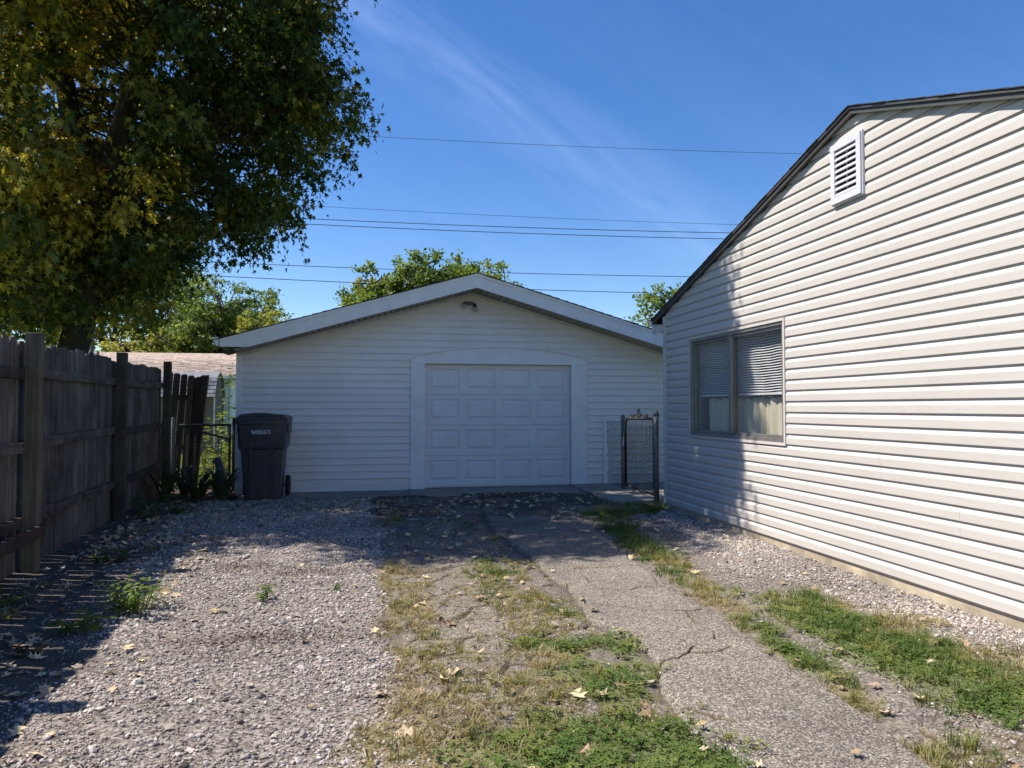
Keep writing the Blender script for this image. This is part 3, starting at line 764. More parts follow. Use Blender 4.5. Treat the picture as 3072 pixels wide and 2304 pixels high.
MB().box((3.932, HY0 + 0.102, 0.2), (11.89, 9.128, 0.3)).build('inside_floor', M['interior'], house)
MB().box((3.8035, HY0, -0.3), (12.0, 9.24, 0.028)).build('foundation', M['foundation'], house)
# roof
RX0 = 3.738
def htop(y): return hz(y, 3.720)
for s in (-1, 1):
    ye = 9.56 if s > 0 else 1.1
    q = [(AY, htop(AY) - 0.070), (ye, htop(ye) - 0.070), (ye, htop(ye) - 0.012), (AY, htop(AY) - 0.012)]
    MB().prism([(RX0, y, z) for y, z in q], [(3.762, y, z) for y, z in q]).build('rake_board', M['grey_trim'], house)
    q2 = [(AY, htop(AY) - 0.032), (ye, htop(ye) - 0.032), (ye, htop(ye) - 0.013), (AY, htop(AY) - 0.013)]
    MB().prism([(RX0 - 0.014, y, z) for y, z in q2], [(RX0 - 0.001, y, z) for y, z in q2]).build('drip_trim', M['grey_trim'], house)
    q = [(AY, htop(AY) - 0.058), (ye, htop(ye) - 0.058), (ye, htop(ye) - 0.011), (AY, htop(AY) - 0.011)]
    rf = MB().prism([(3.764, y, z) for y, z in q], [(12.3, y, z) for y, z in q]).build('roof', M['dark_shingle'], house)
    n = 31; L = abs(ye - AY + 0.03 * s) / n
    for i in range(n):
        ya, yb = AY + s * i * L, AY + s * ((i + 1) * L + 0.02)
        xa = 3.716 + random.uniform(-0.006, 0.004)
        q = [(ya, htop(ya) - 0.010), (yb, htop(yb) - 0.008), (yb, htop(yb) - 0.001), (ya, htop(ya) - 0.005)]
        MB().prism([(xa, y, z) for y, z in q], [(12.32, y, z) for y, z in q]).build('shingle_course', M['dark_shingle'], rf)
gut = MB(); q = [(9.565, 2.40), (9.60, 2.40), (9.665, 2.50), (9.665, 2.515), (9.565, 2.515)]
gut.prism([(3.72, y, z) for y, z in q], [(12.2, y, z) for y, z in q]); gut.build('gutter', M['white_trim'], house)
MB().box((3.764, 9.27, 2.38), (12.2, 9.558, 2.395)).build('soffit', M['old_trim'], house)
MB().box((3.739, 9.27, 2.30), (3.762, 9.558, 2.396)).build('eave_end', M['old_trim'], house)

# gable vent
fy0, fy1, fz0, fz1 = 5.155, 5.54, 2.985, 3.48
vent = MB(); X0, X1 = 3.748, 3.785
vf = 0.052
vent.box((X0, fy0, fz0), (X1, fy1, fz0 + vf)); vent.box((X0, fy0, fz1 - vf), (X1, fy1, fz1))
vent.box((X0 + 0.001, fy0 + 0.0005, fz0 + vf), (X1, fy0 + vf, fz1 - vf)); vent.box((X0 + 0.001, fy1 - vf, fz0 + vf), (X1, fy1 - 0.0005, fz1 - vf))
vent.box((X0 + 0.014, fy0 - 0.009, fz0 - 0.009), (X0 + 0.036, fy0 - 0.0005, fz1 + 0.009)); vent.box((X0 + 0.014, fy0 - 0.0004, fz0 - 0.009), (X0 + 0.036, fy1, fz0 - 0.0005))
vo = vent.build('gable_vent', M['vent_paint'], house)
MB().box((3.776, fy0 + vf, fz0 + vf), (3.782, fy1 - vf, fz1 - vf)).build('vent_backing', M['black'], vo)
nsl = 8; st = (fz1 - fz0 - 2 * vf) / nsl
for i in range(nsl):
    za = fz0 + vf + i * st
    q = [(X0 + 0.004, za + 0.002), (X0 + 0.001, za + 0.010), (X0 + 0.005, za + 0.016), (X0 + 0.026, za + st * 0.86), (X0 + 0.026, za + st * 0.72)]
    MB().prism([(x, fy0 + vf, z) for x, z in q], [(x, fy1 - vf, z) for x, z in q]).build('vent_slat', M['vent_paint'], vo)
MB().box((X0 + 0.018, 5.343, fz0 + vf), (X0 + 0.027, 5.352, fz1 - vf)).build('vent_mullion', M['vent_paint'], vo)

# window: vinyl casing, aluminium slider, blinds, cafe curtains
wf = MB()
def frame_bars(m, x0, x1, y0, y1, z0, z1, w):
    m.box((x0, y0, z0), (x1, y1, z0 + w)); m.box((x0, y0, z1 - w), (x1, y1, z1))
    m.box((x0 + 0.0008, y0 + 0.0004, z0 + w), (x1, y0 + w, z1 - w)); m.box((x0 + 0.0008, y1 - w, z0 + w), (x1, y1 - 0.0004, z1 - w))
frame_bars(wf, 3.770, 3.80, WY0 - 0.028, WY1 + 0.026, WZ0 - 0.024, WZ1 + 0.018, 0.026)
win = wf.build('window', M['house_siding'], house)
m = MB(); frame_bars(m, 3.782, 3.86, WY0 + 0.001, WY1 - 0.003, WZ0 + 0.004, WZ1 - 0.008, 0.035); m.build('window_frame', M['alu'], win, bevel=0.003)
m = MB(); frame_bars(m, 3.800, 3.842, WY0 + 0.040, 7.42, WZ0 + 0.041, WZ1 - 0.045, 0.028); m.build('sash', M['alu'], win, bevel=0.002)
m = MB(); frame_bars(m, 3.812, 3.855, 7.385, WY1 - 0.042, WZ0 + 0.042, WZ1 - 0.046, 0.026); m.build('sash', M['alu'], win, bevel=0.002)
MB().box((3.775, 7.375, WZ0 + 0.045), (3.7995, 7.435, WZ1 - 0.05)).build('meeting_stile', M['alu'], win, bevel=0.003)
MB().box((3.820, WY0 + 0.068, WZ0 + 0.069), (3.823, 7.392, WZ1 - 0.073)).build('glass_pane', M['glass'], win)
MB().box((3.832, 7.411, WZ0 + 0.069), (3.835, WY1 - 0.068, WZ1 - 0.072)).build('glass_pane', M['glass'], win)
zt = WZ1 - 0.05; nb = 25
for i in range(nb):
    z = zt - i * 0.0262
    if z < 1.44: break
    rows = []
    for j in range(17):
        y = WY0 + 0.05 + j * (WY1 - WY0 - 0.1) / 16
        sag = 0.004 * math.sin(j * 0.9 + 1.2) + 0.002 * math.sin(j * 2.3 + i * 0.4)
        rows.append([(3.886, y, z - 0.007 + sag), (3.896, y, z + 0.003 + sag), (3.908, y, z + 0.009 + sag), (3.908, y, z + 0.008 + sag), (3.897, y, z + 0.002 + sag), (3.887, y, z - 0.008 + sag)])
    MB().loft(rows).build('blind_slat', M['blind'], win, True)
MB().box((3.882, WY0 + 0.05, 1.425), (3.912, WY1 - 0.05, 1.448)).build('blind_rail', M['blind'], win, bevel=0.003)
def curtain(y0, y1, seed):
    rows = []; rr = random.Random(seed); ph = [rr.uniform(0, 6) for _ in range(4)]
    n = 90
    for i in range(9):
        t = i / 8; z = 0.985 + (1.405 - 0.985) * t; row = []
        for j in range(n):
            u = j / (n - 1); y = y0 + (y1 - y0) * (u + 0.010 * math.sin(9 * u + ph[0] + t))
            a = 0.020 * (1.15 - 0.6 * t)
            x = 3.945 + a * math.sin(u * 46 + ph[1] + 1.4 * math.sin(u * 11)) + 0.012 * math.sin(u * 19 + ph[2] + t * 0.7) + 0.004 * math.sin(u * 130) * t
            row.append((x, y, z + (0.012 * math.sin(u * 70) * (t > 0.95))))
        rows.append(row)
    m = MB(); m.loft(rows, cap=False, close=False)
    o = m.build('curtain', M['curtain'], win, True)
    sd = o.modifiers.new('thick', 'SOLIDIFY'); sd.thickness = 0.002
    return o
curtain(WY0 + 0.02, 7.33, 3); curtain(7.36, WY1 - 0.14, 9)
MB().tube([(3.945, WY0 - 0.02, 1.392), (3.945, WY1 + 0.02, 1.392)], 0.006, 6).build('curtain_rod', M['alu'], win)

# ================================================================== wooden fence
FD = Vector((-0.0749, 0.9972, 0)); FN = Vector((0.9972, 0.0749, 0))
FB = Vector((-2.74, 6.56, 0))
def fpt(u, n, z): return FB + FD * u + FN * n + Vector((0, 0, z))
fence = thing('wooden_fence', 'tall weathered grey picket fence with square posts along the gravel', 'fence', tuple(FB))
def fence_post(u, h, w=0.105, lean=0.0):
    m = MB(); r0 = []; r1 = []
    for a, b in ((-w / 2, 0.0), (w / 2, 0.0), (w / 2, w), (-w / 2, w)):
        r0.append(fpt(u + a, b, -0.1)); r1.append(fpt(u + a + random.uniform(-.003, .003), b + lean, h))
    m.prism(r0, r1); return m.build('post', M['post_wood'], fence, bevel=0.006)
posts = [(-5.6, 1.86), (-2.75, 1.88), (0.0, 1.90), (2.79, 1.94), (5.55, 2.0)]
for u, h in posts: fence_post(u, h)
def picket(u, w, zb, zt, n, parent, leanu=0.0, leann=0.0, mat='fence_wood'):
    e = 0.03 + random.uniform(-.008, .008); th = 0.018
    out = [(-w / 2, zb), (w / 2, zb), (w / 2, zt - e), (w / 2 - e, zt), (-w / 2 + e, zt + random.uniform(-.006, .006)), (-w / 2, zt - e - random.uniform(0, .01))]
    f = lambda a, z, nn: fpt(u + a + leanu * (z - zb), nn + leann * (z - zb), z)
    MB().prism([f(a, z, n) for a, z in out], [f(a, z, n - th) for a, z in out]).build('picket', M[mat], parent)
for (u0, h0), (u1, h1) in zip(posts[:-1], posts[1:]):
    u = u0 - 0.03
    while u < u1 - 0.02:
        w = random.choice([0.128, 0.135, 0.14, 0.145])
        if u + w > u1 + 0.06: break
        t = (u - u0) / (u1 - u0)
        zt = (h0 + (h1 - h0) * t) - 0.055 + random.uniform(-0.022, 0.018) - (0.035 if u0 > 2 else 0)
        picket(u + w / 2, w, -0.05 + random.uniform(-.01, .01), zt, -0.045 + random.uniform(-.004, .004), fence, random.uniform(-.004, .004))
        u += w + random.choice([0.003, 0.006, 0.010, 0.014, 0.018, 0.022])
    for z, hgt in ((1.545, 0.085), (0.955, 0.085), (0.345, 0.085)):
        dz = (h1 - h0) * 0.6
        m = MB(); a, b = u0 + 0.053, u1 - 0.053; tw = random.uniform(-.015, .015); n0, n1 = -0.044, 0.006
        if u0 < -1:
            z -= 0.02
        m.prism([fpt(a, n0, z), fpt(a, n1, z), fpt(a, n1, z + hgt), fpt(a, n0, z + hgt)], [fpt(b, n0, z + dz + tw), fpt(b, n1, z + dz + tw), fpt(b, n1, z + dz + hgt + tw), fpt(b, n0, z + dz + hgt + tw)])
        m.build('rail', M['fence_rail'], fence, bevel=0.004)
    # kick boards at the foot, set slightly behind the bottom rail
m = MB(); m.prism([fpt(-2.6, 0.108, 0.235), fpt(-2.6, 0.145, 0.235), fpt(-2.6, 0.145, 0.33), fpt(-2.6, 0.108, 0.33)], [fpt(0.035, 0.108, 0.265), fpt(0.035, 0.145, 0.265), fpt(0.035, 0.145, 0.36), fpt(0.035, 0.108, 0.36)])
m.build('patch_rail', M['red_wood'], fence, bevel=0.004)
# the sagging tail of the fence beyond the last sound post
tail = thing('broken_fence', 'short leaning remnant of shaded pickets behind the left chain link gate', 'fence', (-3.05, 12.75, 0))
for i, (xt, zt) in enumerate([(-3.235, 1.87), (-3.13, 1.85), (-3.02, 1.84), (-2.915, 1.82), (-2.865, 1.78), (-2.80, 1.80)]):
    w = (.095, .10, .095, .095, .085, .09)[i]; xb = xt - .15 + .02 * i; y0 = 12.76 + (.022 if i == 4 else 0) + random.uniform(-.003, .003); e = .022
    out = [(xb - w / 2, .12), (xb + w / 2, .12), (xt + w / 2, zt - e), (xt + w / 2 - e, zt), (xt - w / 2 + e, zt + random.uniform(-.012, .012)), (xt - w / 2, zt - e)]
    MB().prism([(x, y0, z) for x, z in out], [(x, y0 + .018, z) for x, z in out]).build('picket', M['shade_tinted_wood'], tail)
MB().prism([(-2.93, 12.70, -.1), (-2.82, 12.70, -.1), (-2.82, 12.81, -.1), (-2.93, 12.81, -.1)], [(-2.755, 12.70, 1.81), (-2.645, 12.70, 1.81), (-2.645, 12.81, 1.83), (-2.755, 12.81, 1.83)]).build('post', M['shade_tinted_wood'], tail)
for z in (1.42, 0.62):
    MB().box((-3.30, 12.79, z), (-2.78, 12.83, z + .085)).build('rail', M['shade_tinted_wood'], tail)

# ================================================================== chain link pieces
def chain_mesh(P, w, h, parent, mat, cell=0.055, r=0.0028, jitter=0.004, name='wire_mesh', topfn=None):
    """P(u,v,n) -> world. Vertical zig-zag wires hooked into one another."""
    m = MB(); nw = int(w / cell); nh = int(h / cell * 1.0)
    for i in range(nw + 1):
        pts = []
        for j in range(nh * 2 + 1):
            v = j * h / (nh * 2); u = (i + (0.5 if j % 2 else -0.03)) * cell
            if i % 2: u = (i + (0.5 if j % 2 == 0 else -0.03)) * cell - cell * 0.0
            # neighbours mirror so that they touch
            u = i * cell + (0.5 * cell if (j % 2) ^ (i % 2) else -0.02 * cell)
            u = min(max(u, 0), w)
            vv = v * (topfn(u) if topfn else 1.0)
            pts.append(P(u + random.uniform(-jitter, jitter), vv + random.uniform(-jitter, jitter) * .5, (0.003 if j % 2 else -0.003)))
        m.tube(pts, r, 3, False)
    return m.build(name, mat, parent)

lg = thing('chain_link_gate', 'low rusty chain link gate between the wooden fence and garage corner', 'gate', (-2.6, 12.3, 0))
MB().tube([(-3.065, 12.3, -0.1), (-3.065, 12.3, 1.12), (-3.065, 12.3, 1.145)], [0.03, 0.03, 0.012], 10).build('post', M['galvanised'], lg, True)
MB().tube([(-2.165, 12.3, -0.1), (-2.165, 12.3, 1.13)], 0.025, 10).build('post', M['rusty_steel'], lg, True)
MB().tube([(-2.99, 12.3, 1.02), (-2.22, 12.3, 1.025)], 0.02, 8).build('top_rail', M['rusty_steel'], lg, True)
MB().tube([(-2.99, 12.3, 0.1), (-2.22, 12.3, 0.1)], 0.018, 8).build('bottom_rail', M['rusty_steel'], lg, True)
MB().tube([(-2.985, 12.3, 0.08), (-2.985, 12.3, 1.04)], 0.02, 8).build('gate_stile', M['rusty_steel'], lg, True)
MB().tube([(-2.225, 12.3, 0.08), (-2.225, 12.3, 1.04)], 0.02, 8).build('gate_stile', M['rusty_steel'], lg, True)
MB().tube([(-2.95, 12.29, 1.0), (-2.24, 12.29, 0.80)], 0.014, 8).build('brace', M['rusty_steel'], lg, True)
MB().tube([(-2.40, 12.31, 0.02), (-2.40, 12.31, 0.83)], 0.013, 8).build('drop_rod', M['galvanised'], lg, True)
for z in (0.9, 0.3): MB().tube([(-3.065, 12.262, z), (-2.985, 12.275, z)], 0.012, 6).build('hinge', M['rusty_steel'], lg)
chain_mesh(lambda u, v, n: (-2.975 + u, 12.3 + n, 0.1 + v), 0.745, 0.9, lg, M['wire'])

rg = thing('walk_gate', 'small dark chain link walk gate with scroll ornament beside house corner', 'gate', (3.84, 10.3, 0))
ga, gb = Vector((3.862, 11.02, 0)), Vector((3.842, 9.775, 0)); gd = (gb - ga).normalized()
pts = []
for p in [(0, .10), (0, .95), (.006, 1.03), (.04, 1.095), (.10, 1.125), (.62, 1.130), (1.14, 1.14), (1.2, 1.125), (1.237, 1.07), (1.245, .99), (1.245, .08), (.62, .085), (0, .10)]:
    q = ga + gd * p[0]; pts.append((q.x, q.y, p[1]))
MB().tube(pts, 0.019, 8).build('gate_frame', M['rusty_steel'], rg, True)
chain_mesh(lambda u, v, n: (ga.x + gd.x * u + n, ga.y + gd.y * u, 0.1 + v), 1.245, 0.95, rg, M['wire'], 0.055, 0.0046, 0.003, topfn=lambda u: 1.0)
oc = ga + gd * 0.62
orn = MB()
def gp(u, z): q = oc + gd * u; return (q.x, q.y, z)
orn.tube([gp(.045 * math.cos(t), 1.205 + .075 * math.sin(t)) for t in np.linspace(0, 2 * math.pi, 17)], 0.009, 6)
for s in (-1, 1):
    orn.tube([gp(s * .03, 1.14), gp(s * .07, 1.185), gp(s * .14, 1.20), gp(s * .24, 1.16), gp(s * .31, 1.145), gp(s * .35, 1.165), gp(s * .34, 1.195), gp(s * .31, 1.185)], 0.012, 6)
orn.build('scroll_ornament', M['rusty_steel'], rg, True)
MB().tube([gp(-.62, .66), gp(-.70, .665), gp(-.78, .66)], 0.012, 6).build('latch', M['rusty_steel'], rg)
for z in (.98, .22): MB().tube([gp(.625, z), gp(.70, z + .005), gp(.77, z)], 0.013, 6).build('hinge', M['rusty_steel'], rg)
def line_post(name, x, y, h, r, label):
    o = thing(name, label, 'post', (x, y, 0))
    MB().tube([(x, y, -.1), (x, y, h - .06)], r, 12).build('pole', M['galvanised'], o, True)
    MB().tube([(x, y, h - .075), (x, y, h - .05), (x, y, h - .02), (x, y, h)], [r * 1.15, r * 1.18, r * .8, r * .15], 12).build('cap', M['galvanised'], o, True)
line_post('fence_post', 3.87, 11.16, 1.19, .033, 'dark steel fence post on the latch side of the small walk gate')
line_post('fence_post', 3.815, 9.625, 1.26, .037, 'taller grey steel fence post next to the house corner')
sm = thing('fence_mesh', 'loose chain link strip tied to a board on the garage wall', 'fence mesh', (3.87, 11.5, 0))
chain_mesh(lambda u, v, n: (3.868 + n + 0.01 * math.sin(v * 5), 11.935 - u, 0.03 + v), 0.74, 1.06, sm, M['wire'], 0.055, 0.0028, 0.006, topfn=lambda u: 1.0 - 0.02 * u)
for z in (1.05, .9, .72, .5, .2): MB().tube([(3.868, 11.95, z), (3.868, 11.928, z)], 0.009, 6).build('staple', M['black'], sm)

# ================================================================== wheeled bin
bx, by = -1.555, 11.27
wbin = thing('wheeled_bin', 'dark grey wheeled rubbish bin with white number against the garage', 'bin', (bx, by, -0.02))
def rrect(cx, cy, w, d, z, r, n=4):
    out = []
    for (sx, sy, a0) in ((1, 1, 0), (-1, 1, 90), (-1, -1, 180), (1, -1, 270)):
        for i in range(n + 1):
            a = math.radians(a0 + 90 * i / n)
            out.append((cx + sx * (w / 2 - r) + r * math.cos(a), cy + sy * (d / 2 - r) + r * math.sin(a), z))
    return out
b = MB()
rows = [(-0.015, .475, .50, .035), (.02, .48, .51, .035), (.70, .575, .63, .04), (.715, .625, .68, .05), (.76, .635, .70, .05), (1.06, .66, .76, .05), (1.065, .695, .80, .05), (1.125, .70, .81, .05)]
b.loft([rrect(bx, by, w, d, z, r) for z, w, d, r in rows])
body = b.build('body', M['bin_plastic'], wbin, True)
body.data.set_sharp_from_angle(angle=R(35))
def front(z): return by - np.interp(z, [-.015, .70, .715, 1.06], [.25, .315, .34, .38])
# central front rib panel with a recess
cpn = MB()
def slab(x0, x1, z0, z1, o0, o1):
    cpn.prism([(x0, front(z0) - o0, z0), (x1, front(z0) - o0, z0), (x1, front(z0) + .02, z0), (x0, front(z0) + .02, z0)], [(x0, front(z1) - o1, z1), (x1, front(z1) - o1, z1), (x1, front(z1) + .02, z1), (x0, front(z1) + .02, z1)])
slab(bx - .165, bx - .125, 0.0, .80, .022, .012); slab(bx + .125, bx + .165, 0.0, .80, .022, .012)
slab(bx - .1249, bx + .1249, .775, .80, .014, .012); slab(bx - .1249, bx + .1249, .40, .425, .02, .019); slab(bx - .1249, bx + .1249, 0.0, .399, .012, .010)
cpn.build('front_panel', M['bin_plastic'], wbin, bevel=0.004)
ld = MB()
ld.loft([rrect(bx, by, .72, .84, 1.128, .05), rrect(bx, by, .722, .842, 1.15, .05), rrect(bx, by, .69, .81, 1.16, .05)])
ld.build('lid_rim', M['bin_plastic'], wbin, bevel=0.003)
top = MB(); n = 15; V = []
for j in range(n):
    for i in range(n):
        u, v = -1 + 2 * i / (n - 1), -1 + 2 * j / (n - 1)
        e = max(abs(u), abs(v)); h = 1.178 + .028 * (1 - e ** 8) + .014 * math.cos(u * 3.4 + .6) * (1 - e ** 4) + .02 * (1 - v) * 0.2
        if e > 0.98: h = 1.158
        V.append((bx + u * .335, by + v * .395, h))
top.add(V, [(j * n + i, j * n + i + 1, (j + 1) * n + i + 1, (j + 1) * n + i) for j in range(n - 1) for i in range(n - 1)])
top.build('lid', M['lid_plastic'], wbin, True)
for x in (bx - .25, bx - .08, bx + .09, bx + .25): MB().box((x - .012, by - .425, 1.152), (x + .012, by - .38, 1.19)).build('lid_rib', M['bin_plastic'], wbin)
for s in (-1, 1):
    MB().box((bx + s * .345 - .012, by - .2, .93), (bx + s * .345 + .012, by + .2, 1.06)).build('side_lip', M['bin_plastic'], wbin, bevel=0.004)
    MB().tube([(bx + s * .27, by + .30, .135), (bx + s * .325, by + .30, .135)], .15, 20).build('wheel', M['black'], wbin)
MB().tube([(bx - .28, by + .30, .135), (bx + .28, by + .30, .135)], .012, 8).build('axle', M['galvanised'], wbin)
MB().tube([(bx - .26, by + .40, 1.02), (bx - .26, by + .46, 1.05), (bx + .26, by + .46, 1.05), (bx + .26, by + .40, 1.02)], .016, 8).build('handle', M['bin_plastic'], wbin, True)
fc = bpy.data.curves.new('bin_number', 'FONT'); fc.body = '9600063575'; fc.size = .068; fc.align_x = 'CENTER'; fc.extrude = .0008; fc.space_character = 0.96
fo = bpy.data.objects.new('tmp_text', fc); COL.objects.link(fo)
bpy.context.view_layer.update()
fm = bpy.data.meshes.new_from_object(fo.evaluated_get(bpy.context.evaluated_depsgraph_get()))
bpy.data.objects.remove(fo)
fm.materials.append(M['white_print'])
num = bpy.data.objects.new('number', fm); COL.objects.link(num); num.parent = wbin
slope = math.atan2(.04, .345)
num.scale = (0.80, 1.15, 1)
num.rotation_euler = (R(90) + slope * 0.6, 0, 0)
num.location = (0.0, -(by - front(.955)) - .004, .955 - .03 + .02)

# ================================================================== animal statue by the gate
def skin_figure(name, nodes, edges, mat, parent, sub=2):
    off = wloc(parent)
    me = bpy.data.meshes.new(name)
    me.from_pydata([tuple(Vector(p) - off) for p, r in nodes], edges, [])
    me.update(); me.materials.append(mat)
    o = bpy.data.objects.new(name, me); COL.objects.link(o); o.parent = parent
    md = o.modifiers.new('skin', 'SKIN'); md.use_smooth_shade = True
    for i, (p, r) in enumerate(nodes):
        rr = r if hasattr(r, '__len__') else (r, r)
        me.skin_vertices[0].data[i].radius = rr
        me.skin_vertices[0].data[i].use_root = (i == 0)
    s = o.modifiers.new('sub', 'SUBSURF'); s.levels = sub; s.render_levels = sub
    return o
stt = thing('animal_statue', 'small dark sitting animal statue in front of the left gate', 'statue', (-2.29, 12.02, 0.0))
sx, sy = -2.29, 12.02
nodes = [((sx + .02, sy, .10), .10), ((sx + .00, sy, .24), .095), ((sx - .02, sy, .36), .07), ((sx - .035, sy, .44), .058), ((sx - .06, sy, .49), .062), ((sx - .11, sy, .475), .042), ((sx - .145, sy, .465), .026),
         ((sx - .06, sy - .055, .22), .035), ((sx - .085, sy - .06, .10), .028), ((sx - .095, sy - .06, .01), .03), ((sx - .06, sy + .055, .22), .035), ((sx - .085, sy + .06, .10), .028), ((sx - .095, sy + .06, .01), .03),
         ((sx + .04, sy - .09, .07), .06), ((sx - .03, sy - .10, .02), .035), ((sx + .04, sy + .09, .07), .06), ((sx - .03, sy + .10, .02), .035),
         ((sx - .035, sy - .04, .545), .018), ((sx - .035, sy + .04, .545), .018), ((sx + .12, sy, .03), .035), ((sx + .17, sy - .05, .02), .02)]
edges = [(0, 1), (1, 2), (2, 3), (3, 4), (4, 5), (5, 6), (1, 7), (7, 8), (8, 9), (1, 10), (10, 11), (11, 12), (0, 13), (13, 14), (0, 15), (15, 16), (4, 17), (4, 18), (0, 19), (19, 20)]
skin_figure('figure', nodes, edges, M['statue'], stt)
MB().loft([rrect(sx - .01, sy, .30, .30, z, .05) for z in (-.03, .012)]).build('plinth', M['concrete'], stt)

# ================================================================== leaves and trees
MAPLE = np.array([(0, 0), (.10, .36), (.27, .13), (.52, .50), (.54, .13), (1, 0), (.54, -.13), (.52, -.50), (.27, -.13), (.10, -.36)], float)
RHOMB = np.array([(0, 0), (.45, .30), (1, 0), (.45, -.30)], float)
LANCE = np.array([(0, 0), (.25, .17), (.65, .14), (1, 0), (.65, -.14), (.25, -.17)], float)
def unit(v): return v / np.maximum(1e-9, np.linalg.norm(v, axis=1, keepdims=True))
def leaf_mesh(name, tmpl, P, D, N, size, col, mat, parent, fold=0.25, curl=0.15):
    D = unit(D); Bn = unit(np.cross(D, N)); Nn = np.cross(Bn, D)
    k = len(tmpl); n = len(P)
    u = tmpl[:, 0][None, :, None]; v = tmpl[:, 1][None, :, None]
    V = P[:, None, :] + size[:, None, None] * (D[:, None, :] * u + Bn[:, None, :] * v + Nn[:, None, :] * (-(np.abs(v)) * fold - curl * u * u))
    loops = np.arange(n * k)
    return np_mesh(name, V.reshape(-1, 3), loops, np.full(n, k), mat, parent, col=np.repeat(col, k, 0))

def pal(stops, t):
    xs_ = [s for s, c in stops]
    return np.stack([np.interp(t, xs_, [c[i] for s, c in stops]) for i in range(3)], 1)

def make_tree(name, label, base, limbs, trunk_n, ells, nclump, per, spread, size, tmpl, pals, yellow, mat, seed, shell=0.5, droop=0.7, upward=0.0, extra=None, group=None, keep=None):
    rng = np.random.default_rng(seed)
    t = thing(name, label, 'tree', base, group)
    for i, (pts, rad) in enumerate(limbs):
        # subdivide and wobble
        pp, rr = [], []
        for (a, b, ra, rb) in zip(pts[:-1], pts[1:], rad[:-1], rad[1:]):
            for s in np.linspace(0, 1, 5)[:-1]:
                q = Vector(a).lerp(Vector(b), s); w = 0.25 * ra
                pp.append(q + Vector(rng.normal(0, w * 0.5, 3)) * (0 if not pp else 1)); rr.append(ra + (rb - ra) * s)
        pp.append(Vector(pts[-1])); rr.append(rad[-1])
        MB().tube(pp, rr, 9).build('trunk' if i < trunk_n else 'limb', M['bark'], t, True)
    C = []
    while len(C) < nclump:
        e = ells[rng.choice(len(ells), p=np.array([x[2] for x in ells]) / sum(x[2] for x in ells))]
        d = rng.normal(size=3); d /= np.linalg.norm(d)
        r = (shell ** 3 + (1 - shell ** 3) * rng.random()) ** (1 / 3)
        r *= 0.88 + 0.30 * math.sin(4.1 * d[0] + seed) * math.sin(3.7 * d[1] + 1.3) * math.sin(4.3 * d[2] + .7 * seed)
        p = np.array(e[0]) + d * r * np.array(e[1])
        if p[2] < 0.8: continue
        if keep and not keep(p): continue
        C.append(p)
    if extra: C += [np.array(x) for x in extra]
    C = np.array(C); nc = len(C)
    # twigs from the nearest limb point to each clump
    sk = np.array([list(Vector(a).lerp(Vector(b), s)) for pts, rad in limbs for a, b in zip(pts[:-1], pts[1:]) for s in np.linspace(0.2, 1, 6)])
    tw = MB()
    for c in C:
        dd = np.linalg.norm((sk - c) * np.array([1, 1, 1.6]), axis=1) + 1.4 * np.maximum(0, sk[:, 2] - c[2])
        s = sk[dd.argmin()]; md = (s + c) / 2 + rng.normal(0, .12, 3) + np.array([0, 0, .15])
        tw.tube([s, md, c], [.030, .017, .006], 3, False)
    tw.build('twigs', M['bark'], t)
    # leaves, strung along short drooping sprigs
    cen = np.mean([e[0] for e in ells], axis=0)
    csz = rng.uniform(.75, 1.3, nc)
    ns = max(1, per // 13); nsp = nc * ns; sc = np.repeat(np.arange(nc), ns)
    oc_ = unit(C - cen)[sc]
    sd = unit(rng.normal(size=(nsp, 3)) * np.array([1, 1, .55]) + oc_ * .55 + np.array([0, 0, upward * .8 - .12]))
    sl = spread[0] * 2.0 * csz[sc] * rng.uniform(.55, 1.2, nsp)
    idx = np.repeat(sc, 13); si = np.repeat(np.arange(nsp), 13); n = len(idx)
    tpos = np.tile(np.linspace(.12, 1, 13), nsp) + rng.normal(0, .03, n)
    P = C[idx] + sd[si] * (sl[si] * tpos)[:, None] + np.array([0, 0, 1.0]) * (-(droop * .55) * sl[si] * tpos ** 2)[:, None] + rng.normal(size=(n, 3)) * .05
    side = unit(np.cross(sd[si], np.array([0, 0, 1.0])) + rng.normal(size=(n, 3)) * .25) * np.where(np.arange(n) % 2 == 0, 1, -1)[:, None]
    out = unit(P - cen); out[:, 2] *= 0.4
    D = sd[si] * .55 + side * .7 + rng.normal(size=(n, 3)) * .4 + np.array([0, 0, upward - droop])
    N = rng.normal(size=(n, 3)) * 0.6 + np.array([0, 0, .8]) + out * 0.5
    sz = size * rng.uniform(.5, 1.3, n)
    cy = np.clip(yellow(C) + rng.normal(0, .15, nc), 0, 1)
    tt = np.clip(cy[idx] + rng.normal(0, .11, n), 0, 1)
    col = pal(pals, tt) * rng.uniform(.75, 1.2, n)[:, None]
    leaf_mesh('crown', tmpl, P, D, N, sz, col, mat, t, .45, .35)
    return t

